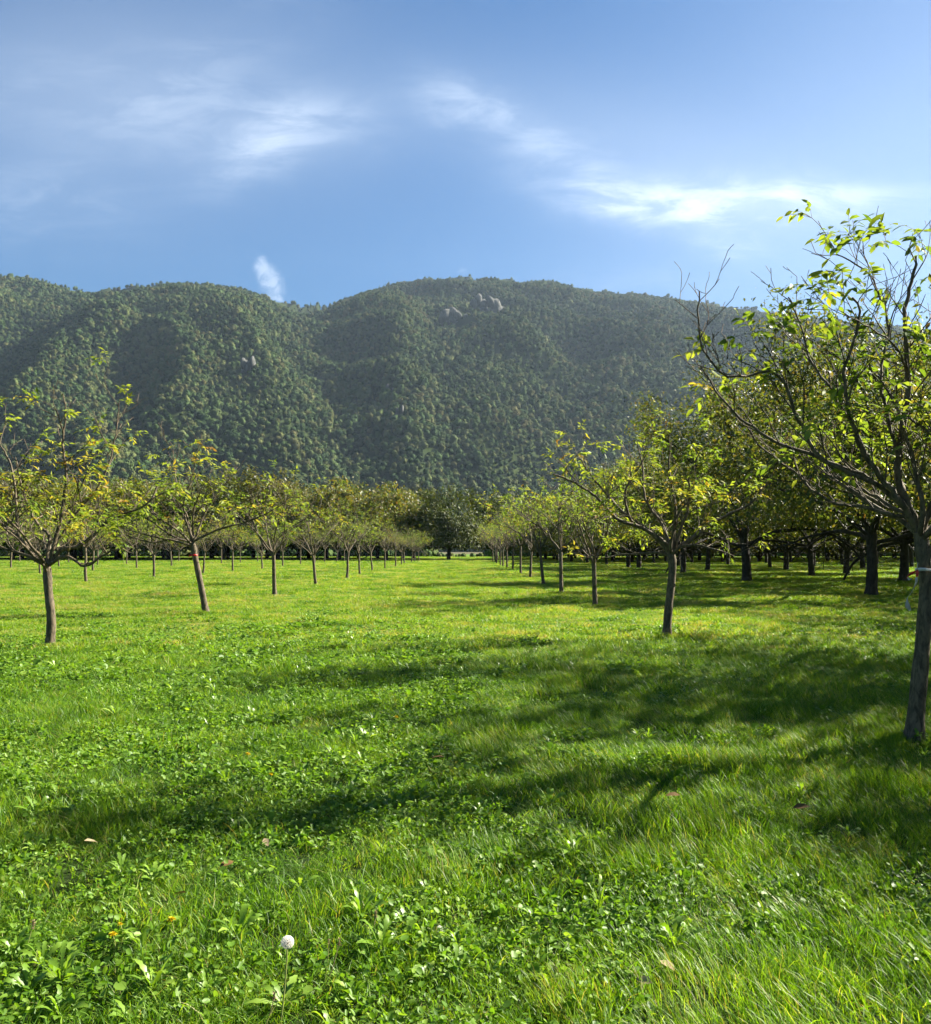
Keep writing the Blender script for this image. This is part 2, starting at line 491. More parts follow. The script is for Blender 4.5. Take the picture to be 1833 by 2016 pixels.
def photo_tree(seed, D, trunk, r0, r1, limbs, cfg, extra=3, **kw):
    """a tree whose trunk and main limbs follow the photograph, each limb running to its own depth.
    limbs: (points on the view, depth reached at the end relative to the trunk, start radius)"""
    tr = Tree(seed)
    base = pix(*trunk[0], D)
    base[2] = float(gz(base[0], base[1]))
    def loc(u, v, dy):
        p = pix(u, v, D + dy); return p - base
    tp = [loc(u, v, 0) for u, v in trunk]; tp[0] = np.array([0, 0, -0.06])
    trunk_line(tp, r0, r1, tr)
    for pts, dy, r in limbs:
        n = len(pts)
        P = np.array([loc(u, v, dy * (i / (n - 1)) ** 0.85) for i, (u, v) in enumerate(pts)])
        P = smooth_line(P, cfg['seg'])
        P[1:-1] += tr.rng.normal(0, 0.006, (len(P) - 2, 3))
        tr.limb(P, r, 0 if len(pts) > 3 else 1, cfg)
    top = tp[-1]
    for k in range(extra):
        a = tr.rng.uniform(0, 2 * math.pi)
        tr.grow(top - np.array([0, 0, tr.rng.uniform(0, .1)]), nrm(np.array([math.cos(a) * 0.35, (1 if k % 2 else -1) * 0.9, 0.7])), tr.rng.uniform(1.2, 1.8), r1 * 0.45, 0, cfg)
    wm, cm = make_tree('walnut', tr, M_LEAF, M_BARK, **kw)
    return wm, cm, base

def generic_young(seed, lean=0.0, fork=1.45, height=4.0, spread=1.9, r=0.07, tint=(0.5, 0.12), dens=0.62, nl=7, leafmat=None):
    tr = Tree(seed, sides=5)
    rng = tr.rng
    cfg = dict(YOUNG); cfg['ldens'] = dens * 0.66; cfg['bend'] = 0.14; cfg['wob'] = 0.085; cfg['seg'] = 0.16; cfg['rtip'] = 0.005
    top = np.array([lean, rng.uniform(-.05, .05), fork])
    trunk_line([np.array([0, 0, -0.06]), top * 0.35 + np.array([0.02, 0.01, 0]), top * 0.7 + np.array([-0.015, 0, 0]), top], r, r * 0.8, tr)
    for k in range(nl):
        a = 2 * math.pi * (k + rng.uniform(-.25, .25)) / nl
        el = R(rng.uniform(28, 62)) if k % 3 else R(rng.uniform(62, 80))
        L = spread / max(0.55, math.cos(el)) * rng.uniform(0.8, 1.05) * 0.92
        L = min(L, (height - fork) * 1.02)
        tr.grow(top - np.array([0, 0, rng.uniform(0, 0.14)]), np.array([math.cos(a) * math.cos(el), math.sin(a) * math.cos(el), math.sin(el)]), L, r * rng.uniform(.36, .52), 0, cfg)
    return make_tree('walnut', tr, leafmat or M_LEAF, M_BARK, size=0.125, per=2, tint=(tint[0] - 0.07, tint[1]), pairs=2, wratio=0.44, topbare=0.5)

def old_tree(seed, height=8.6, rad=5.1, r=0.185, fork=1.75, nleaf=29000, base=2.5, lsize=(0.10, 0.19)):
    tr = Tree(seed, sides=6)
    rng = tr.rng
    cfg = dict(max=2, leaf=1, gap=[0.75, 0.55], first=[0.25, 0.2], len=[2.3, 1.2], ang=(25, 60), slim=0.018, rtip=0.012,
               seg=0.35, bend=0.22, wob=0.11, up=0.02, lgap=0.4, ldens=0.9)
    top = np.array([rng.uniform(-.18, .18), rng.uniform(-.15, .15), fork])
    trunk_line([np.array([0, 0, -0.1]), top * 0.4 + np.array([0.04, 0, 0]), top], r, r * 0.82, tr, 1.3)
    nl = 8
    for k in range(nl):
        a = 2 * math.pi * (k + rng.uniform(-.3, .3)) / nl
        el = R(rng.uniform(18, 40)) if k % 2 else R(rng.uniform(45, 72))
        L = min(rad / max(.3, math.cos(el)) * 0.88, (height - fork) / max(.2, math.sin(el)) * 0.86)
        tr.grow(top - np.array([0, 0, rng.uniform(0, 0.35)]), np.array([math.cos(a) * math.cos(el), math.sin(a) * math.cos(el), math.sin(el)]), L, r * rng.uniform(.36, .5), 0, cfg)
    pts = np.array(tr.lp)
    # leafy clumps on the twigs and through the outer shell of the dome
    nc = 330
    v = nrm(rng.normal(0, 1, (nc, 3))); v[:, 2] = np.abs(v[:, 2]) * 1.0
    rr = rng.uniform(0.62, 1.0, nc) ** 0.7
    H = (height - base)
    lump = 1 + 0.16 * np.array([mnoise.noise(Vector(q * 2.2 + seed)) for q in v])
    sh = np.stack([v[:, 0] * rad * rr * lump, v[:, 1] * rad * rr * lump, base + 0.25 + v[:, 2] * H * rr * lump * 0.95], 1)
    low = rng.random(nc) < 0.25
    sh[low, 2] = base + rng.uniform(0.0, 0.7, low.sum())
    C = np.concatenate([sh, pts[pts[:, 2] > base]])
    keep = ((C[:, 0] ** 2 + C[:, 1] ** 2) / rad ** 2 < 1.12)
    C = C[keep]
    idx = rng.integers(0, len(C), nleaf)
    cs = rng.uniform(0.22, 0.62, len(C))
    g = rng.normal(0, 1, (nleaf, 3)) * (cs[idx])[:, None] * np.array([1, 1, 0.62])
    b = C[idx] + g
    b = b[b[:, 2] > base - 0.45]
    n = len(b)
    out = nrm(b - np.array([0, 0, base + H * 0.25]))
    d = nrm(out * 0.5 + rng.normal(0, 0.6, (n, 3)) + np.array([0, 0, -0.35]))
    nn = nrm(np.array([0, 0, 1.0]) + out * 0.5 + rng.normal(0, 0.55, (n, 3)))
    ct = np.clip(0.53 + 0.25 * np.array([mnoise.noise(Vector(q * 0.5 + seed * 3.1)) for q in C]) + rng.normal(0, 0.13, len(C)), 0, 1)
    ci = idx[:n] if n == nleaf else rng.integers(0, len(C), n)
    t = np.clip(ct[ci] + rng.normal(0, 0.12, n), 0, 1)
    L = rng.uniform(lsize[0], lsize[1], n)
    cm = leaves_mesh('crown', b, d, nn, L, L * 0.55, t, M_LEAF_OLD, False)
    return tr.w.mesh('trunk', M_BARK_OLD), cm

# ================================================================== SETTING
# ---- ground (one sheet to the horizon, finer near the camera)
def meadow_material():
    m, t, out = new_mat('meadow_ground')
    geo = t.node('ShaderNodeNewGeometry')
    p = geo.outputs['Position']
    n1 = t.noise(p, 0.45, 3, 0.55)
    n2 = t.noise(p, 6.0, 6, 0.7)
    n3 = t.noise(p, 0.07, 2, 0.5)
    f = t.math('ADD', t.math('MULTIPLY', n1, 0.5), t.math('MULTIPLY', n2, 0.5))
    col = t.ramp(f, [(0.30, (0.030, 0.065, 0.006)), (0.48, (0.065, 0.130, 0.009)), (0.62, (0.11, 0.185, 0.014)), (0.75, (0.16, 0.21, 0.03))])
    soil = t.mix(t.maprange(n2, 0.40, 0.75, 0.1, 0.7), (0.014, 0.022, 0.006), t.mix(0.5, col, (0.015, 0.03, 0.006)))
    sp = t.node('ShaderNodeSeparateXYZ'); t.set(sp.inputs[0], p)
    near = t.maprange(sp.outputs[1], 8.0, 40.0)
    c2 = t.mix(near, soil, col)
    dry = t.maprange(t.math('ADD', sp.outputs[1], t.math('MULTIPLY', n3, 20.0)), 330.0, 380.0)
    tan = t.mix(n2, (0.060, 0.062, 0.026), (0.10, 0.092, 0.044))
    c3 = t.mix(dry, c2, tan)
    d = t.node('ShaderNodeBsdfPrincipled'); t.set(d.inputs['Base Color'], c3)
    d.inputs['Roughness'].default_value = 0.95; d.inputs['Specular IOR Level'].default_value = 0.1
    b = t.node('ShaderNodeBump'); b.inputs['Strength'].default_value = 0.8; b.inputs['Distance'].default_value = 0.05
    t.set(b.inputs['Height'], n2); t.set(d.inputs['Normal'], b)
    t.set(out.inputs[0], d)
    return m
xs = np.concatenate([[-2900, -1500, -700, -300, -150], np.arange(-90, -20, 3.0), np.arange(-20, 20, 0.3), np.arange(20, 91, 3.0), [150, 300, 700, 1500, 2900]])
ys = np.concatenate([[-2900, -900, -200, -60, -25], np.arange(-10, 30, 0.3), np.arange(30, 262, 3.0), [300, 400, 600, 900, 1500, 2900]])
gx, gy = np.meshgrid(xs, ys)
gzv = gz(gx, gy)
gzv = np.where((np.abs(gx) > 100) | (gy < -20), 0, gzv)
nx = len(xs)
Vg = np.stack([gx, gy, gzv], -1).reshape(-1, 3)
i0 = (np.arange(len(ys) - 1)[:, None] * nx + np.arange(nx - 1)[None]).ravel()
Fg = np.stack([i0, i0 + 1, i0 + nx + 1, i0 + nx], 1)
tag(obj('ground', mesh_np('ground', Vg, Fg, mats=[meadow_material()], smooth=True)), kind='structure')

# ---- mountain
crest_uv = [(-500, 560), (-200, 540), (0, 537), (60, 541), (120, 556), (150, 565), (190, 566), (250, 560), (330, 553), (400, 554), (450, 563), (520, 577), (570, 592), (605, 597),
            (645, 593), (690, 582), (730, 565), (780, 552), (850, 543), (900, 540), (950, 543), (1000, 546), (1060, 546), (1100, 551), (1150, 564), (1230, 574), (1300, 580),
            (1400, 594), (1500, 608), (1600, 620), (1833, 645), (2300, 690)]
cu = np.array([c[0] for c in crest_uv], float); cv = np.array([c[1] for c in crest_uv], float)
STEP = 12.0
mx_ = np.arange(-1700, 1701, STEP); my_ = np.arange(600, 2901, STEP)
GX, GY = np.meshgrid(mx_, my_)
U = CX + F_PX * GX / GY
YC = np.interp(U, [-500, 0, 140, 160, 600, 760, 1900], [2250, 2250, 2250, 2050, 2150, 2350, 2520])
YF = 720 + 40 * np.sin(GX * 0.006 + 1.0)
HH = (CY - np.interp(U, cu, cv)) / F_PX * YC - 1.0
S = (GY - YF) / (YC - YF)
Sc = np.clip(S, 0, 1)
prof = 0.93 * Sc + 0.07 * np.sin(Sc * math.pi) - 0.03 * np.sin(Sc * 2 * math.pi)
Zm = HH * prof
def spur(pts, amp, wpx):
    s_ = np.array([p[1] for p in pts]); u_ = np.array([p[0] for p in pts])
    o = np.argsort(s_)
    uc = np.interp(Sc, s_[o], u_[o])
    lo, hi = s_.min(), s_.max()
    env = np.clip((Sc - lo + 0.12) / 0.12, 0, 1) * np.clip((hi + 0.10 - Sc) / 0.12, 0, 1)
    return amp * env * np.exp(-((U - uc) / wpx) ** 2)
amp = np.sin(np.clip(Sc, 0, 1) * math.pi) ** 0.55 * np.clip((1 - S) / 0.2, 0, 1) ** 0.8
sp_ = (spur([(390, 0.95), (440, 0.6), (490, 0.44), (550, 0.22), (600, 0.08)], 66, 95) - spur([(600, 0.9), (575, 0.7), (600, 0.4), (650, 0.2), (690, 0.08)], 44, 75)
       + spur([(690, 0.85), (740, 0.6), (785, 0.37), (810, 0.22), (830, 0.1)], 52, 62) - spur([(850, 0.5), (865, 0.3), (885, 0.1)], 40, 48)
       + spur([(1010, 0.45), (960, 0.15)], 30, 80) - spur([(90, 0.65), (20, 0.42), (-60, 0.2)], 55, 70) + spur([(180, 0.6), (150, 0.3), (180, 0.1)], 34, 90)
       + spur([(1300, 0.55), (1230, 0.2)], 34, 90) - spur([(1130, 0.5), (1100, 0.15)], 32, 60) + spur([(1620, 0.6), (1560, 0.2)], 36, 90)
       + spur([(330, 0.5), (360, 0.15)], 20, 50) - spur([(290, 0.5), (270, 0.15)], 24, 45))
# ledge on the right mass
led = (26 * np.exp(-((Sc - 0.70) / 0.05) ** 2) + 13 * np.exp(-((Sc - 0.50 + 0.03 * np.sin(U * 0.012)) / 0.03) ** 2) + 10 * np.exp(-((Sc - 0.36 + 0.03 * np.sin(U * 0.017 + 1)) / 0.025) ** 2)) * np.clip((U - 830) / 60, 0, 1) * np.clip((1700 - U) / 250, 0, 1)
nz = np.zeros_like(GX)
for j in range(GX.shape[0]):
    for i in range(GX.shape[1]):
        x_, y_ = GX[j, i], GY[j, i]
        nz[j, i] = (1 - abs(mnoise.noise(Vector(((x_ + 0.6 * y_) * 0.0055, (y_ - 0.5 * x_) * 0.0020, 3.1)))) * 2.0) * 30 + mnoise.noise(Vector(((x_ + 0.7 * y_) * 0.012, (y_ - 0.6 * x_) * 0.0045, 9.7))) * 18 + mnoise.noise(Vector((x_ * 0.04, y_ * 0.03, 1.7))) * 4
Zm = Zm + amp * (sp_ * 0.42 + led * 1.2 + nz)
lim = HH / YC * GY * (0.90 + 0.10 * Sc)
Zm = np.where((S > 0.3) & (Zm > lim), lim - 0.05 * (Zm - lim), Zm)
back = np.clip(S - 1, 0, 1)
Zm = np.where(S > 1, HH * (1 - back * 1.6), Zm)
Zm = np.where(S < 0, -2.0 + 2.0 * np.clip(1 + S * 20, 0, 1), Zm)
m, t, out = new_mat('forest_floor')
geo = t.node('ShaderNodeNewGeometry')
c = t.ramp(t.noise(geo.outputs['Position'], 0.02, 5, 0.6), [(0.3, (0.018, 0.028, 0.012)), (0.7, (0.045, 0.060, 0.022))])
d = t.node('ShaderNodeBsdfPrincipled'); t.set(d.inputs['Base Color'], c); d.inputs['Roughness'].default_value = 1.0; d.inputs['Specular IOR Level'].default_value = 0.0
t.set(out.inputs[0], d)
nxm = len(mx_)
i0 = (np.arange(len(my_) - 1)[:, None] * nxm + np.arange(nxm - 1)[None]).ravel()
tag(obj('mountain', mesh_np('mountain', np.stack([GX, GY, Zm], -1).reshape(-1, 3), np.stack([i0, i0 + 1, i0 + nxm + 1, i0 + nxm], 1), mats=[m], smooth=True)), kind='structure')

def mz(x, y):
    fx = np.clip((x - mx_[0]) / STEP, 0, len(mx_) - 1.001); fy = np.clip((y - my_[0]) / STEP, 0, len(my_) - 1.001)
    i = fx.astype(int); j = fy.astype(int); a = fx - i; b = fy - j
    return (Zm[j, i] * (1 - a) * (1 - b) + Zm[j, i + 1] * a * (1 - b) + Zm[j + 1, i] * (1 - a) * b + Zm[j + 1, i + 1] * a * b)

def find_on_mountain(u, v):
    """point of the slope seen at (u, v)"""
    y = np.arange(740, 2500, 3.0); x = (u - CX) / F_PX * y
    vv = CY - (mz(x, y) - CAMZ) / y * F_PX
    k = np.argmax(vv <= v)
    return float(x[k]), float(y[k]), float(mz(x[k:k + 1], y[k:k + 1])[0])

# ---- instancing helper for things nobody could count
def scatter(name, pts, rot, scl, idx, protos, label, cat):
    coll = bpy.data.collections.new(name + '_parts')
    for k, me in enumerate(protos):
        coll.objects.link(bpy.data.objects.new('%s_piece_%02d' % (name, k), me))
    me = bpy.data.meshes.new(name)
    n = len(pts)
    me.vertices.add(n); me.vertices.foreach_set('co', np.asarray(pts, np.float32).ravel())
    a = me.attributes.new('rot', 'FLOAT_VECTOR', 'POINT'); a.data.foreach_set('vector', np.asarray(rot, np.float32).ravel())
    a = me.attributes.new('scl', 'FLOAT_VECTOR', 'POINT'); a.data.foreach_set('vector', np.asarray(scl, np.float32).ravel())
    a = me.attributes.new('idx', 'INT', 'POINT'); a.data.foreach_set('value', np.asarray(idx, np.int32))
    o = obj(name, me)
    ng = bpy.data.node_groups.new(name, 'GeometryNodeTree')
    ng.interface.new_socket('Geometry', in_out='INPUT', socket_type='NodeSocketGeometry')
    ng.interface.new_socket('Geometry', in_out='OUTPUT', socket_type='NodeSocketGeometry')
    gi = ng.nodes.new('NodeGroupInput'); go = ng.nodes.new('NodeGroupOutput')
    ip = ng.nodes.new('GeometryNodeInstanceOnPoints')
    ci = ng.nodes.new('GeometryNodeCollectionInfo')
    ci.inputs['Collection'].default_value = coll
    ci.inputs['Separate Children'].default_value = True
    ci.inputs['Reset Children'].default_value = True
    def na(nm, ty):
        q = ng.nodes.new('GeometryNodeInputNamedAttribute'); q.data_type = ty; q.inputs[0].default_value = nm
        return q.outputs[0]
    L = ng.links
    L.new(gi.outputs[0], ip.inputs['Points']); L.new(ci.outputs[0], ip.inputs['Instance'])
    ip.inputs['Pick Instance'].default_value = True
    L.new(na('idx', 'INT'), ip.inputs['Instance Index'])
    L.new(na('rot', 'FLOAT_VECTOR'), ip.inputs['Rotation'])
    L.new(na('scl', 'FLOAT_VECTOR'), ip.inputs['Scale'])
    L.new(ip.outputs[0], go.inputs[0])
    md = o.modifiers.new('scatter', 'NODES'); md.node_group = ng
    tag(o, label, cat, kind='stuff')
    return o

# ---- forest on the mountain
def forest_material():
    m, t, out = new_mat('forest_canopy')
    oi = t.node('ShaderNodeObjectInfo')
    n = t.noise(oi.outputs['Location'], 0.0045, 4, 0.6)
    n2 = t.noise(oi.outputs['Location'], 0.02, 3, 0.6)
    f = t.math('ADD', t.math('MULTIPLY', oi.outputs['Random'], 0.55), t.math('ADD', t.math('MULTIPLY', n, 0.48), t.math('MULTIPLY', n2, 0.30)))
    col = t.ramp(f, [(0.38, (0.010, 0.025, 0.010)), (0.52, (0.026, 0.054, 0.016)), (0.66, (0.052, 0.088, 0.025)), (0.84, (0.086, 0.100, 0.032)), (1.0, (0.095, 0.082, 0.030))])
    tcn = t.node('ShaderNodeTexCoord')
    nn = t.noise(tcn.outputs['Object'], 1.6, 4, 0.7)
    col = t.mix(t.maprange(nn, 0.35, 0.65, 0, 0.55), col, t.mix(0.5, col, (0.06, 0.08, 0.025)))
    d = t.node('ShaderNodeBsdfPrincipled'); t.set(d.inputs['Base Color'], col)
    d.inputs['Roughness'].default_value = 0.85; d.inputs['Specular IOR Level'].default_value = 0.06
    b = t.node('ShaderNodeBump'); b.inputs['Strength'].default_value = 1.0; b.inputs['Distance'].default_value = 0.8
    t.set(b.inputs['Height'], t.noise(tcn.outputs['Object'], 1.1, 5, 0.8)); t.set(out.inputs[0], d)
    return m
M_FOREST = forest_material()

def ico(sub):
    import bmesh
    bm = bmesh.new(); bmesh.ops.create_icosphere(bm, subdivisions=sub, radius=1.0)
    V = np.array([v.co[:] for v in bm.verts]); F = np.array([[v.index for v in f.verts] for f in bm.faces]); bm.free()
    return V, F
IV, IF = ico(4)
def crown_mesh(seed, zs=1.0, pointy=0.0):
    rng = np.random.default_rng(seed)
    lobes = nrm(rng.normal(0, 1, (26, 3)))
    V = IV.copy()
    rr = np.zeros(len(V))
    for l in lobes:
        dd = V @ l
        rr = np.maximum(rr, 0.30 * np.exp(-((1 - dd) / 0.085)))
    fn = np.array([mnoise.fractal(Vector(v * 3.4 + seed), 0.7, 2.2, 4) for v in V])
    r = 0.78 + rr + 0.16 * fn
    V = V * r[:, None]
    if pointy:
        h = (V[:, 2] + 1) / 2
        V[:, 0] *= (1.05 - 0.95 * h); V[:, 1] *= (1.05 - 0.95 * h)
    V = V * np.array([5.2, 5.2, 5.2 * zs])
    return mesh_np('forest_crown', V, IF, mats=[M_FOREST], smooth=False)
def leaf_crown(seed, zs=1.0, conifer=False, nclump=620):
    rng = np.random.default_rng(seed)
    lob = nrm(rng.normal(0, 1, (15, 3)) + np.array([0, 0, 0.35])) * rng.uniform(0.45, 0.72, (15, 1))
    lr = rng.uniform(0.26, 0.46, 15)
    k = rng.integers(0, 15, nclump)
    v = nrm(rng.normal(0, 1, (nclump, 3)))
    P = lob[k] + v * lr[k][:, None] * rng.uniform(0.85, 1.03, (nclump, 1))
    nv = nrm(v + 0.5 * nrm(P) + rng.normal(0, 0.22, (nclump, 3)))
    if conifer:
        h = rng.uniform(0, 1, nclump) ** 1.3; a = rng.uniform(0, 6.283, nclump); rr = (1 - h) * 0.62 * rng.uniform(0.75, 1.1, nclump)
        P = np.stack([rr * np.cos(a), rr * np.sin(a), h * 2.6 - 1.0], 1); nv = nrm(np.stack([np.cos(a), np.sin(a), 0.5 + 0 * a], 1) + rng.normal(0, .4, (nclump, 3)))
    t1 = nrm(np.cross(nv, rng.normal(0, 1, (nclump, 3)))); t2 = np.cross(nv, t1)
    sz = rng.uniform(0.10, 0.17, nclump)[:, None]
    V = np.stack([P - t1 * sz, P - t2 * sz * 0.8, P + t1 * sz, P + t2 * sz * 0.8], 1).reshape(-1, 3)
    F = (np.array([[0, 1, 2], [0, 2, 3]])[None] + (np.arange(nclump) * 4)[:, None, None]).reshape(-1, 3)
    cv_, cf_ = ico(2)
    core = cv_ * (np.array([0.4, 0.4, 1.1]) * (1 - 0.4 * (cv_[:, 2:3] > 0)) if conifer else 0.66)
    F = np.concatenate([F, cf_ + len(V)]); V = np.concatenate([V, core])
    return mesh_np('forest_crown', V * np.array([5.2, 5.2, 5.2 * zs]), F, mats=[M_FOREST])
protos = [leaf_crown(10 + k, 0.9 + 0.12 * (k % 3)) for k in range(8)] + [leaf_crown(40 + k, 1.0, True) for k in range(2)]
rng = np.random.default_rng(5)
rocks = [(903, 628, 34, 22), (958, 603, 38, 22), (482, 725, 18, 22), (769, 770, 12, 15), (787, 815, 12, 18), (215, 577, 10, 5), (1262, 716, 30, 3.5)]
sp = 7.6
gx_, gy_ = np.meshgrid(np.arange(-1500, 1500, sp), np.arange(715, 2620, sp))
px_ = (gx_ + rng.uniform(-.45, .45, gx_.shape) * sp).ravel(); py_ = (gy_ + rng.uniform(-.45, .45, gy_.shape) * sp).ravel()
k = np.abs(px_) < py_ * 0.545 + 25
px_, py_ = px_[k], py_[k]
uu = CX + F_PX * px_ / py_
yc = np.interp(uu, [-500, 0, 140, 160, 600, 760, 1900], [2250, 2250, 2250, 2050, 2150, 2350, 2520])
k = (py_ < yc + 30)
px_, py_, uu = px_[k], py_[k], uu[k]
pz_ = mz(px_, py_)
vv = CY - (pz_ - CAMZ) / py_ * F_PX
k = np.ones(len(px_), bool)
for (u, v, ru, rv) in rocks:
    k &= ((uu - u) / (ru * 0.85)) ** 2 + ((vv - 1 - v) / (rv * 0.9 + 1)) ** 2 > rng.uniform(0.35, 1.1, len(px_))
px_, py_, pz_, uu = px_[k], py_[k], pz_[k], uu[k]
n = len(px_)
s = rng.uniform(0.55, 1.22, n) * np.where(rng.random(n) < 0.10, 1.3, 1.0)
sn = np.array([mnoise.noise(Vector((a * 0.012, b * 0.009, 2.0))) for a, b in zip(px_, py_)])
s = s * (0.87 + 0.5 * sn)
idx = rng.integers(0, 8, n)
ridge = (py_ > np.interp(uu, [-500, 0, 140, 160, 600, 760, 1900], [2250, 2250, 2250, 2050, 2150, 2350, 2520]) - 60)
con = (ridge & (rng.random(n) < 0.22) & (uu > 160) & (uu < 1300)) | (rng.random(n) < 0.02)
idx[con] = rng.integers(8, 10, con.sum())
s[con] *= 0.72
pos = np.stack([px_, py_, pz_ + 4.5 * s], 1)
rot = np.stack([rng.normal(0, .08, n), rng.normal(0, .08, n), rng.uniform(0, 6.28, n)], 1)
scl = np.stack([s, s, s * rng.uniform(0.85, 1.2, n)], 1)
scatter('forest', pos, rot, scl, idx, protos, 'dense mixed forest covering the whole mountainside', 'forest')

# ---- bare rock faces in the forest
m, t, out = new_mat('limestone')
tcn = t.node('ShaderNodeTexCoord')
mp = t.node('ShaderNodeMapping'); t.set(mp.inputs[0], tcn.outputs['Object']); mp.inputs['Scale'].default_value = (1, 1, 0.35)
n1 = t.noise(mp.outputs[0], 0.22, 7, 0.7)
c = t.ramp(n1, [(0.32, (0.022, 0.028, 0.016)), (0.5, (0.060, 0.062, 0.054)), (0.72, (0.12, 0.12, 0.112))])
d = t.node('ShaderNodeBsdfPrincipled'); t.set(d.inputs['Base Color'], c); d.inputs['Roughness'].default_value = 0.95
b = t.node('ShaderNodeBump'); b.inputs['Strength'].default_value = 1.0; b.inputs['Distance'].default_value = 3.0
t.set(b.inputs['Height'], n1); t.set(d.inputs['Normal'], b); t.set(out.inputs[0], d)
M_ROCK = m
rock_labels = ['grey limestone cliff in the forest, lower left of the pair below the summit', 'grey limestone cliff in the forest, upper right of the pair below the summit',
               'small grey rock face on the brow of the left hand spur', 'tiny pale rock face high in the light green gully', 'tiny pale rock face low in the light green gully',
               'small pale rock showing just under the left hand ridge', 'thin pale rock ledge across the forest on the right slope']
def rock(i, u, v, ru, rv):
    x, y, z = find_on_mountain(u, v + rv * 0.8)
    sx = ru / F_PX * y * 1.1; sz = rv / F_PX * y * 1.35
    rg = np.random.default_rng(60 + i)
    V0, F0 = ico(2); Vs, Fs, off = [], [], 0
    nb = 16 if ru > 12 else 7
    for b_ in range(nb):
        c = np.array([rg.uniform(-.8, .8), rg.uniform(-.25, .25), rg.uniform(-.75, .75)]); c[2] *= 1 - 0.5 * abs(c[0])
        q = V0 * (1 + rg.normal(0, 0.10, (len(V0), 1))) * np.array([rg.uniform(.14, .34), rg.uniform(.2, .4), rg.uniform(.30, .60)])
        q[:, 0] += q[:, 2] * rg.uniform(-.35, .35)
        Vs.append(q + c); Fs.append(F0 + off); off += len(V0)
    V = np.concatenate(Vs) * np.array([sx, sz * 0.9, sz]); F = np.concatenate(Fs)
    o = obj('rock_face', mesh_np('rock_face', V, F, mats=[M_ROCK]), loc=(x, y + sz * 0.85, z + sz * 0.55))
    tag(o, rock_labels[i], 'rock', 'rock faces showing through the mountain forest')
for i, r_ in enumerate(rocks): rock(i, *r_)

# ================================================================== TREES
ORD = ['first', 'second', 'third', 'fourth', 'fifth', 'sixth', 'seventh', 'eighth', 'ninth', 'tenth', 'eleventh', 'twelfth', 'thirteenth', 'fourteenth', 'fifteenth', 'sixteenth', 'seventeenth', 'eighteenth', 'nineteenth', 'twentieth']

# near right tree
cfgT1 = dict(YOUNG); cfgT1.update(gap=[0.12, 0.14, 0.14], len=[0.52, 0.30, 0.16], ldens=0.21, seg=0.06, bend=0.13, wob=0.085, rtip=0.0026, slim=0.016, lgap=0.2, up=0.13)
T1_limbs = [
    ([(1808, 1045), (1774, 961), (1768, 900), (1784, 804), (1787, 724), (1782, 644), (1784, 596), (1797, 554), (1803, 505)], 0.1, 0.042),
    ([(1806, 1040), (1755, 965), (1710, 910), (1678, 836), (1665, 772), (1665, 724), (1678, 676), (1692, 637), (1694, 612), (1678, 586)], -0.35, 0.030),
    ([(1786, 1005), (1716, 945), (1646, 916), (1598, 894), (1537, 875), (1485, 843), (1447, 814), (1421, 785), (1399, 750), (1380, 721)], 0.25, 0.026),
    ([(1740, 960), (1660, 925), (1614, 900), (1572, 827), (1550, 772), (1530, 737), (1501, 730), (1453, 743), (1415, 730), (1392, 701), (1376, 669), (1373, 628), (1377, 573)], -0.3, 0.021),
    ([(1718, 920), (1668, 820), (1627, 756), (1594, 708), (1582, 660), (1569, 618), (1552, 585)], 0.5, 0.019),
    ([(1806, 1035), (1784, 1016), (1742, 1010), (1694, 997), (1646, 990), (1598, 962), (1566, 933), (1524, 900), (1492, 878), (1473, 843)], 0.55, 0.022),
    ([(1770, 900), (1740, 790), (1735, 720), (1750, 650), (1735, 590), (1712, 540), (1650, 500), (1632, 478)], 0.55, 0.018),
    ([(1786, 730), (1760, 680), (1700, 640), (1650, 610)], -0.5, 0.012),
    ([(1814, 1045), (1850, 960), (1880, 850), (1900, 760), (1895, 680)], -0.2, 0.034),
    ([(1814, 1050), (1880, 1010), (1960, 960), (2040, 900), (2090, 800)], 0.4, 0.030),
    ([(1816, 1045), (1870, 930), (1950, 820), (1990, 730)], 0.9, 0.026),
    ([(1800, 1030), (1740, 985), (1690, 960), (1640, 940), (1590, 905)], 0.9, 0.020)]
wm, cm, base = photo_tree(21, 7.1, [(1797, 1484), (1806, 1380), (1818, 1250), (1824, 1150), (1812, 1048)], 0.064, 0.050, [(a_, b_, c_ * 0.84) for a_, b_, c_ in T1_limbs], cfgT1, extra=5,
                          size=0.098, per=3, hi=True, tint=(0.36, 0.12), topbare=0.0, rachis=True, pairs=3, keepf=lambda p: np.where(p[:, 0] < -1.35, 0.12, np.where(p[:, 0] < -0.95, 0.45, 0.85)) * np.where(p[:, 2] < 2.3, 0.3, 1.0))
t = place_tree('walnut_tree', wm, cm, base)
tag(t, 'nearest walnut tree with sparse leaves and taped trunk at the right edge', 'tree', 'young walnut trees of the right row')
T1_BASE = base

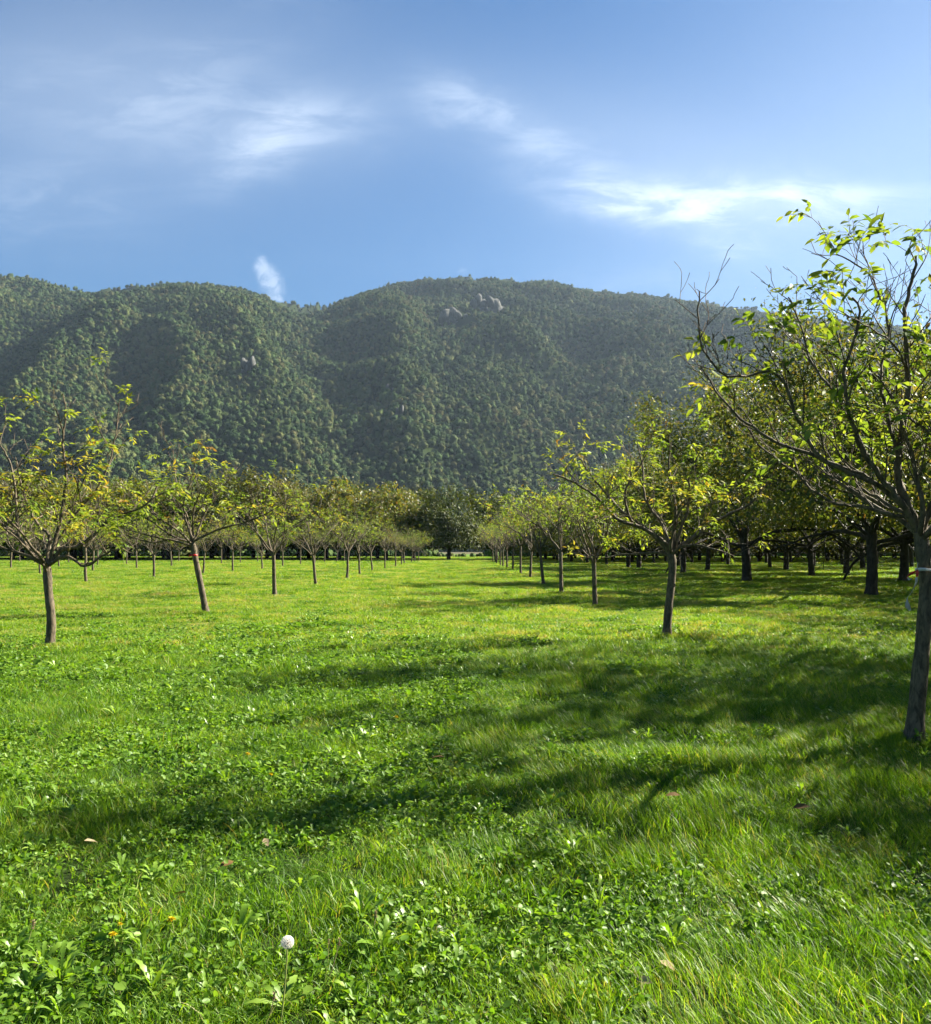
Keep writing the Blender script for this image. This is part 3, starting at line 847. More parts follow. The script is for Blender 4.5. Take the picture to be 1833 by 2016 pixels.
# left tree
cfgL = dict(YOUNG); cfgL.update(gap=[0.21, 0.22, 0.2], len=[0.78, 0.42, 0.24], ldens=0.34, seg=0.08, rtip=0.0042)
L1_limbs = [
    ([(97, 1112), (123, 1082), (154, 1076), (185, 1052), (216, 1024), (256, 1008), (293, 990), (309, 956)], 0.3, 0.045),
    ([(97, 1112), (130, 1095), (167, 1115), (191, 1101), (228, 1081), (262, 1090)], -0.7, 0.036),
    ([(92, 1110), (96, 1055), (68, 1024), (40, 950), (30, 900)], 0.5, 0.035),
    ([(96, 1110), (108, 1067), (117, 1030), (127, 974), (130, 928), (123, 866), (130, 820), (124, 775)], -0.1, 0.04),
    ([(90, 1112), (46, 1092), (18, 1082), (-20, 1070), (-80, 1040)], -0.4, 0.036),
    ([(88, 1112), (60, 1085), (37, 1050), (25, 930), (0, 875), (-20, 840)], 0.3, 0.034),
    ([(104, 1085), (117, 1061), (148, 1014), (191, 962), (213, 919), (228, 857), (235, 789)], 0.3, 0.028),
    ([(92, 1110), (40, 1060), (-20, 1010), (-70, 960), (-90, 900)], 0.8, 0.032)]
wm, cm, base = photo_tree(33, 14.4, [(97, 1281), (101, 1221), (95, 1160), (93, 1118)], 0.072, 0.062, [(a_, b_, c_ * 0.82) for a_, b_, c_ in L1_limbs], cfgL, extra=3, size=0.105, per=4, hi=False, tint=(0.57, 0.11), wratio=0.36, topbare=0.75)
t = place_tree('walnut_tree', wm, cm, base)
tag(t, 'nearest young walnut tree on the left, forked low with yellow green leaves', 'tree', 'young walnut trees of the left row')

L2_limbs = [
    ([(379, 1066), (340, 1055), (287, 1018), (262, 1000), (225, 975)], 0.4, 0.035),
    ([(377, 1068), (345, 1061), (293, 1067), (228, 1045), (190, 1030)], -0.6, 0.032),
    ([(378, 1064), (370, 1024), (349, 959), (343, 912), (340, 880)], 0.2, 0.033),
    ([(380, 1064), (361, 999), (377, 943), (392, 876)], -0.3, 0.030),
    ([(380, 1066), (432, 1042), (478, 1030), (519, 1014), (560, 990)], 0.2, 0.040),
    ([(382, 1064), (407, 1005), (445, 950), (470, 925)], 0.7, 0.032)]
cfgL2 = dict(cfgL); cfgL2['ldens'] = 0.30; cfgL2['rtip'] = 0.006
wm, cm, base = photo_tree(45, 22.6, [(407, 1210), (397, 1160), (386, 1105), (379, 1070)], 0.078, 0.068, [(a_, b_, c_ * 0.82) for a_, b_, c_ in L2_limbs], cfgL2, extra=4, size=0.14, per=2, hi=False, tint=(0.52, 0.10), topbare=0.7)
t = place_tree('walnut_tree', wm, cm, base)
tag(t, 'second young walnut tree of the left row, its pale trunk leaning left', 'tree', 'young walnut trees of the left row')
L2_BASE = base

R2_limbs = [
    ([(1316, 1086), (1312, 1073), (1265, 1039), (1219, 1024), (1173, 978), (1126, 947), (1089, 934)], -0.3, 0.042),
    ([(1316, 1086), (1278, 1046), (1228, 1009), (1204, 984), (1167, 941), (1140, 900)], 0.5, 0.036),
    ([(1252, 1034), (1238, 1015), (1231, 968), (1255, 925), (1272, 895)], -0.5, 0.028),
    ([(1322, 1084), (1302, 1030), (1271, 984), (1265, 922), (1255, 870)], 0.6, 0.032),
    ([(1324, 1084), (1330, 999), (1318, 938), (1318, 891), (1322, 870)], 0.1, 0.036),
    ([(1326, 1084), (1355, 999), (1358, 938), (1378, 890)], -0.4, 0.034),
    ([(1326, 1086), (1398, 1033), (1430, 1015), (1480, 990), (1510, 950)], 0.4, 0.040)]
cfgR2 = dict(cfgL); cfgR2['ldens'] = 0.44; cfgR2['len'] = [0.66, 0.38, 0.22]; cfgR2['up'] = 0.05
wm, cm, base = photo_tree(57, 15.7, [(1312, 1265), (1316, 1200), (1324, 1123), (1321, 1088)], 0.074, 0.066, R2_limbs, cfgR2, extra=4, size=0.10, per=4, hi=False, tint=(0.55, 0.14), wratio=0.4, topbare=0.35)
t = place_tree('walnut_tree', wm, cm, base)
tag(t, 'second young walnut tree of the right row, straight trunk with full crown', 'tree', 'young walnut trees of the right row')

yv = [generic_young(100, lean=-0.12, tint=(0.55, .12), spread=1.8), generic_young(101, lean=0.1, tint=(0.5, .12), dens=0.75), generic_young(102, lean=0.0, fork=1.5, height=4.4, tint=(0.60, .12), dens=0.5, spread=2.1),
      generic_young(103, lean=0.2, tint=(0.6, .14), dens=0.7), generic_young(104, lean=-0.05, fork=1.35, height=4.3, tint=(0.45, .10), dens=0.8, spread=1.7), generic_young(105, lean=0.05, fork=1.6, tint=(0.68, .12), dens=0.6)]
rngp = random.Random(8)
def young(x, y, v, label, group, rz=None, s=None, mat=None):
    s = s or rngp.uniform(0.93, 1.12)
    t = place_tree('walnut_tree', *yv[v], (x, y, float(gz(x, y))), rngp.uniform(0, 6.28) if rz is None else rz, (s, s, s * rngp.uniform(0.95, 1.08)), mat)
    tag(t, label, 'tree', group)
    return t
# right row, from the third tree on
D = 25.0; k = 2
while D < 130:
    x = 3.7 + rngp.uniform(-.12, .12)
    mat = M_LEAF_PALE if (k > 5 and rngp.random() < 0.55) else None
    lab = {2: 'third young walnut of the right row, small and leafy with thin forked trunk', 3: 'fourth young walnut of the right row, on a straight pale trunk'}.get(k, '%s young walnut tree counting away along the right row' % (ORD[k] if k < 20 else 'farthest'))
    young(x, D + rngp.uniform(-.3, .3), {2: 4, 3: 1}.get(k, rngp.randrange(6)), lab, 'young walnut trees of the right row', mat=mat, s=1.0 if k in (2,) else (1.05 + 0.012 * k))
    D += 8.8; k += 1
# left rows
rows = [-6.7, -17.2, -27.7, -38.2, -48.7, -59.2, -69.7]
rown = ['left row beside the grass alley', 'second row from the alley on the left', 'third row from the alley on the left', 'fourth row from the alley on the left', 'fifth row from the alley on the left', 'sixth row from the alley on the left', 'seventh row from the alley on the left']
for ri, rx in enumerate(rows):
    start = 31.7 if ri == 0 else 14.4
    D = start; k = 2 if ri == 0 else 0
    while D < 133:
        x = rx + rngp.uniform(-.2, .2); y = D + rngp.uniform(-.4, .4)
        if abs(x) / y < 0.56:
            mat = M_LEAF_PALE if (D > 75 and rngp.random() < 0.6) or (rngp.random() < 0.15) else None
            lab = '%s young walnut tree in the %s' % (ORD[k].capitalize(), rown[ri]) if k < 20 else 'last young walnut tree in the ' + rown[ri]
            young(x, y, {2: 0, 3: 3}.get(k, rngp.randrange(6)) if ri == 0 else rngp.randrange(6), lab[0].lower() + lab[1:], 'young walnut trees of the left rows', mat=mat, s={2: 1.05, 3: 1.0}.get(k) if ri == 0 else None)
            k += 1
        D += 8.8

# old walnut orchard on the right
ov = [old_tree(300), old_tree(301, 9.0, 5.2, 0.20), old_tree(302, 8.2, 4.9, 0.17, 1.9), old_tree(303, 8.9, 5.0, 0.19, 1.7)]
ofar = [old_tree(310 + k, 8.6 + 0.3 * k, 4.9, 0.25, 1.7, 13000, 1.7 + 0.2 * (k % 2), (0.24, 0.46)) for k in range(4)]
rngo = random.Random(4)
near_old = [(14.3, 1.0, 'unseen'), (13.0, 14.2, ''), (14.5, 32.3, ''), (21.3, 25.0, ''), (21.2, 43.8, ''), (14.3, 45.9, ''), (20.4, 53.2, ''), (25.3, 60.0, ''), (14.2, 59.0, ''), (14.1, 73.5, ''), (18.6, 69.5, ''), (25.2, 71.0, ''), (28.5, 47.0, ''),
            (33.0, 75.0, ''), (32.6, 60.5, ''), (26.5, 34.5, '')]
rowcount = {}
def old(x, y, v, label, group, mat=None, s=None, loc_z=None):
    s = s or rngo.uniform(1.0, 1.14)
    t = place_tree('old_walnut_tree', *(ofar if y > 112 else ov)[v], (x, y, float(gz(x, y))), rngo.uniform(0, 6.28), (s, s, s), mat)
    tag(t, label, 'tree', group)
    return t
old_lab = ['dense old walnut standing beyond the right edge of the picture', 'old walnut crown rising behind the taped tree at the right edge', 'thick dark leaning old trunk just left of the taped tree',
           'old walnut half hidden behind the taped tree', 'dark old walnut with its trunk between the taped tree and the leaning trunk', 'old walnut with a stout trunk, first clear of the right row',
           'old walnut with a slim dark trunk right of the stout one', 'old walnut with wide fork, left of the leaning trunk', 'old walnut behind the second tree of the right row', 'old walnut seen through the leaves of the third tree of the right row',
           'old walnut directly left of the stout trunk and behind it', 'old walnut between the slim trunk and the wide forked one, farther off', 'old walnut crown high at the right edge beyond the tape',
           'old walnut near the middle of the shaded orchard, one row deeper', 'old walnut behind the leaning dark trunk', 'old walnut hidden low behind the tape at the right edge']
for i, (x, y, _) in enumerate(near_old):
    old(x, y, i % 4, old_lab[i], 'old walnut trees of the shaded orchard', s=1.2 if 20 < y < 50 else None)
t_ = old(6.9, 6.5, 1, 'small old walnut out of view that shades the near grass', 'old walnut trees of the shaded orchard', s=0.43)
rows_o = [14.2 + 6.3 * q for q in range(0, 17)]
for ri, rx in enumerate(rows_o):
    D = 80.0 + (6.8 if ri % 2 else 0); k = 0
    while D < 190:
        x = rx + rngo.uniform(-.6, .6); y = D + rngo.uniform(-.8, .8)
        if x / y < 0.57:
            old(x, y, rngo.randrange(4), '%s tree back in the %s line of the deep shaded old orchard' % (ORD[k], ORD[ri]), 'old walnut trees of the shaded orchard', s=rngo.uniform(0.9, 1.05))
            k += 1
        D += 13.6
# far old trees behind the young orchard on the left
for ri in range(4):
    y0 = 141 + 12 * ri
    q = 0
    x = -2.5 - 9.5 * 0 - (4 if ri % 2 else 0)
    x -= 9.0
    while x > -0.56 * y0 - 6:
        sh = rngo.uniform(1.25, 1.58)
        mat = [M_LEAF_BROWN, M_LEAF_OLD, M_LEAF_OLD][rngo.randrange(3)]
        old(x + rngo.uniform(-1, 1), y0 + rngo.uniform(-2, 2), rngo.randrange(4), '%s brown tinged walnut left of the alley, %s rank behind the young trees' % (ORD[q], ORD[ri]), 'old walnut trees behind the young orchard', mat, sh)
        x -= 8.6; q += 1
# trees closing the alley
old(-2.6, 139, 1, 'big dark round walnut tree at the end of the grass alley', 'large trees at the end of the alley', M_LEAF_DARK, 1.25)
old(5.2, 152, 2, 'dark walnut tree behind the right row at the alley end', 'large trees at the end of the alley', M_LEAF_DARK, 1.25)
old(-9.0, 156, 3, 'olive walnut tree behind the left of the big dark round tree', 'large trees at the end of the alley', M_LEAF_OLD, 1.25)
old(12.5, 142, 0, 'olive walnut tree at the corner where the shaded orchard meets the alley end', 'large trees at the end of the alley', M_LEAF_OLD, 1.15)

# low dark thicket closing the orchards
rng = np.random.default_rng(91)
n = 620
hx = rng.uniform(-150, 160, n); hy = 214 + rng.uniform(-4, 8, n)
gap_ = (hx > -7.0) & (hx < 4.5)
hs2 = rng.uniform(0.22, 0.42, n) * np.where(gap_, 0.32, 1.0)
def hedge_mesh(seed):
    V, F = ico(4); rg = np.random.default_rng(seed)
    fn = np.array([mnoise.fractal(Vector(v * 3.0 + seed), 0.7, 2.2, 4) for v in V])
    return mesh_np('thicket_bush', V * (0.85 + 0.35 * fn)[:, None] * 5.0, F, mats=[M_FOREST])
scatter('thicket', np.stack([hx, hy, hs2 * 2.2], 1), np.stack([hx * 0, hx * 0, rng.uniform(0, 6.28, n)], 1), np.stack([hs2, hs2, hs2 * 1.15], 1), rng.integers(0, 3, n), [hedge_mesh(k) for k in range(3)], 'low dark thicket closing the far end of the orchards', 'thicket')

# ================================================================== MEADOW
def blades(rng, n, rad, h, w0, lean, leandir=None, tint=(0.45, 0.2), thin=1.0):
    a = rng.uniform(0, 6.283, n); r = rad * np.sqrt(rng.random(n))
    base = np.stack([r * np.cos(a), r * np.sin(a), np.full(n, -0.01)], 1)
    H = h * rng.uniform(0.45, 1.25, n) * (1 - 0.25 * (r / rad) ** 2)
    if leandir is None:
        la = rng.uniform(0, 6.283, n)
    else:
        la = leandir + rng.normal(0, 0.55, n)
    ld = np.stack([np.cos(la), np.sin(la), np.zeros(n)], 1)
    ln = H * lean * rng.uniform(0.2, 1.6, n)
    fa = rng.uniform(0, 6.283, n)
    side = np.stack([np.cos(fa), np.sin(fa), np.zeros(n)], 1)
    W = w0 * rng.uniform(0.6, 1.4, n)
    rowsV = []
    for f, wf in ((0, 0.8), (0.4, 1.0), (0.75, 0.7)):
        c = base + ld * (ln * f ** 1.8)[:, None] + np.array([0, 0, 1.0]) * (H * (f - 0.16 * lean * f * f))[:, None]
        rowsV += [c - side * (W * wf * 0.5)[:, None], c + side * (W * wf * 0.5)[:, None]]
    rowsV.append(base + ld * ln[:, None] + np.array([0, 0, 1.0]) * (H * (1 - 0.22 * lean))[:, None])
    V = np.stack(rowsV, 1).reshape(-1, 3)
    F = np.array([[0, 1, 3], [0, 3, 2], [2, 3, 5], [2, 5, 4], [4, 5, 6]])
    Fa = (F[None] + (np.arange(n) * 7)[:, None, None]).reshape(-1, 3)
    t = np.clip(rng.normal(tint[0], tint[1], n), 0, 1)
    t = np.where(rng.random(n) < 0.035, 1.0, t)
    return V, Fa, np.repeat(t, 7)

def patch_mesh(seed, n, rad, h, w0, lean, leandir=None, tint=(0.45, .2)):
    rng = np.random.default_rng(seed)
    V, F, t = blades(rng, n, rad, h, w0, lean, leandir, tint)
    return mesh_np('grass_patch', V, F, attrs={'tint': t}, mats=[M_GRASS], smooth=False)

def disc_leaves(rng, n, rad, hmin, hmax, size, jag=0, up=0.75):
    """small roundish leaflets (clover and other low herbs)"""
    k = 7
    a = rng.uniform(0, 6.283, n); r = rad * np.sqrt(rng.random(n))
    c = np.stack([r * np.cos(a), r * np.sin(a), rng.uniform(hmin, hmax, n)], 1)
    nv = nrm(rng.normal(0, 0.55, (n, 3)) + np.array([0, 0, up]))
    t1 = nrm(np.cross(nv, rng.normal(0, 1, (n, 3)))); t2 = np.cross(nv, t1)
    S = size * rng.uniform(0.55, 1.0, n) * np.where(rng.random(n) < 0.12, 1.7, 1.0)
    ang = np.arange(k) * 2 * math.pi / k
    el = rng.uniform(0.38, 0.9, n)
    V = c[:, None, :] + (t1[:, None, :] * np.cos(ang)[None, :, None] + t2[:, None, :] * (np.sin(ang)[None, :, None] * el[:, None, None])) * S[:, None, None]
    V = V + nv[:, None, :] * (np.abs(np.sin(ang))[None, :, None] * 0.25 * S[:, None, None])
    V = np.concatenate([V, c[:, None, :]], 1)
    F = np.array([[j, (j + 1) % k, k] for j in range(k)])
    Fa = (F[None] + (np.arange(n) * (k + 1))[:, None, None]).reshape(-1, 3)
    t = np.repeat(np.clip(rng.normal(0.5, 0.22, n), 0, 1), k + 1)
    return V.reshape(-1, 3), Fa, t

def clover_mesh(seed, n=130, rad=0.17, size=0.011, h=0.075):
    rng = np.random.default_rng(seed)
    V, F, t = disc_leaves(rng, n, rad, 0.015, h, size)
    return mesh_np('clover_patch', V, F, attrs={'tint': t}, mats=[M_CLOVER], smooth=False)

def long_leaf(rng, az, L, W, el, jag):
    """one toothed dandelion leaf, arching outward"""
    n = 11
    f = np.linspace(0, 1, n)
    d = np.array([math.cos(az), math.sin(az), 0]); s = np.array([-math.sin(az), math.cos(az), 0])
    arch = el * f - 0.55 * el * f ** 2.2
    C = d * (L * (f * math.cos(el * 0.7)))[:, None] + np.array([0, 0, 1.0]) * (L * arch)[:, None]
    wv = W * np.sin(np.clip(f * 1.02, 0, 1) ** 1.35 * math.pi * 0.93 + 0.12) 
    wv = wv * np.where(np.arange(n) % 2, 1.0, 1 - jag * (1 - f * 0.6)); wv[-1] = 0.001
    tw = rng.normal(0, 0.35)
    sn = s * math.cos(tw) + np.array([0, 0, 1.0]) * math.sin(tw)
    V = np.concatenate([C - sn * wv[:, None] + np.array([0, 0, .12]) * wv[:, None], C, C + sn * wv[:, None] + np.array([0, 0, .12]) * wv[:, None]])
    F = []
    for j in range(n - 1):
        F += [[j, n + j, n + j + 1], [j, n + j + 1, j + 1], [n + j, 2 * n + j, 2 * n + j + 1], [n + j, 2 * n + j + 1, n + j + 1]]
    return V, np.array(F)

def rosette_mesh(seed, nl=11, L=0.15, W=0.017, name='herb_rosette', el=(0.35, 1.15), jag=0.5):
    rng = np.random.default_rng(seed)
    Vs, Fs, ts, o = [], [], [], 0
    for k in range(nl):
        V, F = long_leaf(rng, 6.283 * (k + rng.uniform(-.3, .3)) / nl, L * rng.uniform(.6, 1.2), W * rng.uniform(.7, 1.25), rng.uniform(*el), jag)
        Vs.append(V); Fs.append(F + o); o += len(V); ts.append(np.full(len(V), np.clip(rng.normal(.5, .25), 0, 1)))
    return mesh_np(name, np.concatenate(Vs), np.concatenate(Fs), attrs={'tint': np.concatenate(ts)}, mats=[M_WEED], smooth=False)

rng = np.random.default_rng(77)
WIND = R(150)
near_p = ([patch_mesh(500 + k, 420, 0.20, 0.095, 0.0032, 0.75) for k in range(5)]
          + [patch_mesh(520 + k, 440, 0.20, 0.110, 0.0030, 0.65, WIND, (0.50, .22)) for k in range(4)]
          + [patch_mesh(540 + k, 90, 0.16, 0.135, 0.0050, 0.55, None, (0.48, .20)) for k in range(4)])
def scatter_band(y0, y1, dens, margin=1.6):
    W1 = 0.53 * y1 + margin
    st = 1 / math.sqrt(dens)
    x, y = np.meshgrid(np.arange(-W1, W1, st), np.arange(y0, y1, st))
    x = (x + rng.uniform(-.5, .5, x.shape) * st).ravel(); y = (y + rng.uniform(-.5, .5, y.shape) * st).ravel()
    o_ = rng.permutation(len(x)); x, y = x[o_], y[o_]
    k = np.abs(x) < 0.53 * y + margin
    return x[k], y[k]

# near meadow
def zone(x, y):
    """1 on the long windswept grass at the right, 0 in the herb rich turf on the left"""
    f = np.array([mnoise.noise(Vector((a * 0.5, b * 0.5, 4.0))) for a, b in zip(x, y)])
    return np.clip((x - 0.25 + 0.06 * (y - 3) + f * 1.1) / 0.8 + 0.3, 0, 1)
P, Rr, Sc_, I = [], [], [], []
for (y0, y1, dn, sc, hs_) in ((2.0, 5.5, 26, 1.0, 1.0), (5.5, 9.0, 22, 1.1, 1.0), (9.0, 15.0, 14, 1.4, 1.1)):
    x, y = scatter_band(y0, y1, dn)
    zf = zone(x, y)
    wd = rng.random(len(x)) < zf * 0.55
    idx = np.where(wd, rng.integers(5, 9, len(x)), rng.integers(0, 5, len(x)))
    idx = np.where(rng.random(len(x)) < 0.22, rng.integers(9, 13, len(x)), idx)
    rz = np.where(wd, rng.normal(0, 0.45, len(x)), rng.uniform(0, 6.283, len(x)))
    hf = np.array([mnoise.noise(Vector((a * 1.7, b * 1.7, 0.3))) for a, b in zip(x, y)])
    s = sc * rng.uniform(0.8, 1.2, len(x)); hz = hs_ * np.clip(0.82 + 1.0 * hf + 0.25 * zf, 0.5, 1.7) * rng.uniform(0.8, 1.15, len(x))
    P.append(np.stack([x, y, gz(x, y)], 1)); Rr.append(np.stack([rng.normal(0, .06, len(x)), rng.normal(0, .06, len(x)), rz], 1)); Sc_.append(np.stack([s, s, hz], 1)); I.append(idx)
scatter('meadow_grass', np.concatenate(P), np.concatenate(Rr), np.concatenate(Sc_), np.concatenate(I), near_p, 'thick green meadow grass filling the foreground', 'grass')

# longer tufts round the feet of the nearest trees go in with the middle meadow
# middle and far meadow: wider, coarser tufts
mid_p = [patch_mesh(600 + k, 300, 0.30, 0.115, 0.0085, 0.7, tint=(0.50 + 0.08 * k, .22)) for k in range(6)]
P, Rr, Sc_, I = [], [], [], []
for (y0, y1, dn, sc, hs_) in ((14, 28, 9.0, 1.0, 1.0), (28, 50, 5.0, 1.3, 1.2), (50, 90, 2.0, 2.0, 1.5), (90, 205, 0.7, 3.2, 1.8)):
    x, y = scatter_band(y0, y1, dn, 2.5)
    s = sc * rng.uniform(0.8, 1.25, len(x))
    hf = np.array([mnoise.noise(Vector((a * 0.6, b * 0.6, 0.3))) for a, b in zip(x, y)])
    hf2 = np.array([mnoise.noise(Vector((a * 1.9, b * 1.9, 5.3))) for a, b in zip(x, y)])
    hz = hs_ * np.clip(0.75 + 0.55 * hf + 0.75 * hf2, 0.25, 2) * rng.uniform(0.7, 1.3, len(x))
    P.append(np.stack([x, y, gz(x, y)], 1)); Rr.append(np.stack([np.zeros(len(x)), np.zeros(len(x)), rng.uniform(0, 6.283, len(x))], 1)); Sc_.append(np.stack([s, s, hz], 1)); I.append(rng.integers(0, 6, len(x)))
bx = np.concatenate([[q] * 9 for q in (T1_BASE[0], 3.46, -6.6, -6.5, 3.7)]); by = np.concatenate([[q] * 9 for q in (7.1, 15.7, 14.4, 22.6, 25.0)])
a_ = rng.uniform(0, 6.283, len(bx)); bx = bx + 0.17 * np.cos(a_); by = by + 0.17 * np.sin(a_)
P.append(np.stack([bx, by, gz(bx, by)], 1)); Rr.append(np.stack([a_ * 0, a_ * 0, a_], 1)); Sc_.append(np.stack([a_ * 0 + 0.4, a_ * 0 + 0.4, rng.uniform(0.9, 1.5, len(bx))], 1)); I.append(rng.integers(0, 6, len(bx)))
scatter('orchard_grass', np.concatenate(P), np.concatenate(Rr), np.concatenate(Sc_), np.concatenate(I), mid_p, 'sunlit orchard grass running back under the trees', 'grass')

# clover and low herbs
clo = [clover_mesh(700 + k, 140, 0.17, 0.0125 + 0.0025 * (k % 3), 0.07 + 0.012 * (k % 2)) for k in range(5)]
P, Rr, Sc_, I = [], [], [], []
for (y0, y1, dn, sc) in ((2.2, 6.0, 20, 1.0), (6.0, 11.0, 11, 1.35), (11, 24, 4.5, 2.0)):
    x, y = scatter_band(y0, y1, dn)
    zf = zone(x, y)
    cn = np.array([mnoise.noise(Vector((a * 0.9, b * 0.9, 7.7))) for a, b in zip(x, y)])
    k = rng.random(len(x)) < np.clip(0.72 - 0.65 * zf + cn * 1.0, 0.03, 1)
    k &= rng.random(len(x)) < np.clip((24 - y) / 12, 0, 1)
    x, y = x[k], y[k]
    s = sc * rng.uniform(0.8, 1.2, len(x))
    P.append(np.stack([x, y, gz(x, y)], 1)); Rr.append(np.stack([rng.normal(0, .1, len(x)), rng.normal(0, .1, len(x)), rng.uniform(0, 6.283, len(x))], 1)); Sc_.append(np.stack([s, s, np.sqrt(s)], 1)); I.append(rng.integers(0, 5, len(x)))
scatter('clover', np.concatenate(P), np.concatenate(Rr), np.concatenate(Sc_), np.concatenate(I), clo, 'clover and small round leaved herbs among the grass', 'ground cover')

# dandelion rosettes
ros = [rosette_mesh(800 + k, 9 + k, 0.10 + 0.010 * k, 0.0105 + 0.001 * k, jag=0.62, el=(0.6, 1.45)) for k in range(5)]
x, y = scatter_band(2.4, 16.0, 12.0)
zf = zone(x, y)
cn = np.array([mnoise.noise(Vector((a * 0.8, b * 0.8, 17.7))) for a, b in zip(x, y)])
k = rng.random(len(x)) < np.clip(0.55 - 0.42 * zf + cn * 0.9, 0.06, 1)
x, y = x[k], y[k]
cx_, cy_ = zip(*[(pix(u, v, 2845.0 / (v - CY))[0], 2845.0 / (v - CY)) for u, v in [(1330, 1880), (1180, 1800), (900, 1750), (240, 1720), (700, 1990), (560, 2010), (60, 1980), (1130, 1700), (120, 1960), (1060, 1510), (1080, 1600), (300, 1980), (840, 1830), (750, 1900)]])
x = np.concatenate([x, cx_]); y = np.concatenate([y, cy_])
s = rng.uniform(0.5, 1.1, len(x)); s[-14:] = rng.uniform(0.85, 1.15, 14)
scatter('herb_rosettes', np.stack([x, y, gz(x, y) + 0.015], 1), np.stack([rng.normal(0, .1, len(x)), rng.normal(0, .1, len(x)), rng.uniform(0, 6.283, len(x))], 1), np.stack([s, s, s * rng.uniform(1.0, 1.6, len(x))], 1), rng.integers(0, 5, len(x)), ros, 'toothed dandelion leaves standing up out of the grass', 'ground cover')

# ---- single flowers
M_YEL = plain('dandelion_yellow', (0.62, 0.46, 0.008), 0.6, 0.2, 0.2)
M_STEM = plain('flower_stem', (0.30, 0.33, 0.10), 0.5, 0.3, 0.2)
M_FLUFF = plain('seed_fluff', (0.90, 0.88, 0.84), 0.9, 0.05, 0.55)
M_SEED = plain('seed_brown', (0.16, 0.11, 0.06), 0.8)
M_DEAD = plain('dead_leaf', (0.12, 0.070, 0.022), 0.7, 0.2, 0.2)
M_STRAW = plain('dry_straw', (0.32, 0.25, 0.14), 0.8, 0.2, 0.2)

def stem_mesh(p0, p1, r, mat, bendv=(0.01, 0, 0)):
    w_ = Wood(); p0, p1 = np.array(p0, float), np.array(p1, float)
    f = np.linspace(0, 1, 7)[:, None]
    w_.tube(p0 + (p1 - p0) * f + np.array(bendv) * np.sin(f * math.pi), np.full(7, r), 6)
    return w_.mesh('stem', mat)

def flower(u, v, label, hgt, scale=1.0):
    """yellow dandelion in flower, its head seen at (u, v)"""
    d = (CAMZ - hgt) * F_PX / (v - CY)
    p = pix(u, v, d); g = float(gz(p[0], p[1]))
    t = empty('dandelion', (p[0], p[1], g)); tag(t, label, 'flower', 'yellow dandelions in flower')
    obj('stem', stem_mesh((0, 0, 0), (0, 0, hgt), 0.0017, M_STEM), t)
    rg = np.random.default_rng(int(u))
    n = 70
    a = rg.uniform(0, 6.283, n); el = rg.uniform(-0.15, 1.25, n)
    d_ = np.stack([np.cos(a) * np.cos(el), np.sin(a) * np.cos(el), np.sin(el)], 1)
    L = np.full(n, 0.020 * scale) * (1 - 0.35 * el / 1.4)
    me = leaves_mesh('flower_head', np.zeros((n, 3)) + np.array([0, 0, hgt - g * 0]), d_, nrm(rg.normal(0, .3, (n, 3)) + np.array([0, 0, 1])), L, L * 0.28, np.full(n, .5), M_YEL, True)
    obj('flower_head', me, t)
flower(337, 1826, 'yellow dandelion in the dark grass, lower left of the meadow', 0.10)
flower(222, 1853, 'yellow dandelion nearest the lower left corner', 0.09)
flower(488, 1490, 'yellow dandelion farther back, left of the meadow middle', 0.10, 1.1)
flower(533, 1523, 'small yellow dandelion close right of the farther one', 0.08, 0.9)
flower(780, 1412, 'distant yellow dandelion in the bright middle of the meadow', 0.12, 1.2)
flower(237, 1830, 'half closed orange yellow dandelion just above the nearest one', 0.09, 0.6)

# seed clock
hg = 0.25
v0, v1 = 1855, 1965
dd = (CAMZ - 0.31) * F_PX / (v0 - CY)
p = pix(566, v0, dd); g = float(gz(p[0], p[1]))
t = empty('dandelion_clock', (p[0] - 0.025, p[1], g)); tag(t, 'white round dandelion seed head on a pale stem in the near meadow', 'flower')
hc = np.array([0.025, 0, 0.31 - g])
obj('stem', stem_mesh((0, 0, 0), hc, 0.0029, M_STEM, (0.004, 0, 0)), t)
rg = np.random.default_rng(3)
n = 150
dv = nrm(rg.normal(0, 1, (n, 3)))
wd = Wood()
for q in dv:
    wd.tube(np.array([hc + q * 0.004, hc + q * 0.012, hc + q * 0.0172]), [0.0003] * 3, 3)
obj('seed_stalks', wd.mesh('seed_stalks', M_FLUFF), t)
wd = Wood(); wd.tube(np.array([hc - [0, 0, .006], hc, hc + [0, 0, .006]]), [0.003, 0.006, 0.002], 8)
obj('seed_core', wd.mesh('seed_core', M_SEED), t)
bb, dd_, nn_ = [], [], []
for q in dv:
    a = nrm(np.cross(q, rg.normal(0, 1, 3))); b = np.cross(q, a)
    for k in range(9):
        an = 6.283 * k / 9
        bb.append(hc + q * 0.0172); dd_.append(nrm(q * 0.75 + a * math.cos(an) + b * math.sin(an))); nn_.append(q)
bb, dd_, nn_ = map(np.array, (bb, dd_, nn_))
obj('seed_fluff', leaves_mesh('seed_fluff', bb, dd_, nn_, np.full(len(bb), 0.0075), np.full(len(bb), 0.0012), np.full(len(bb), .5), M_FLUFF), t)

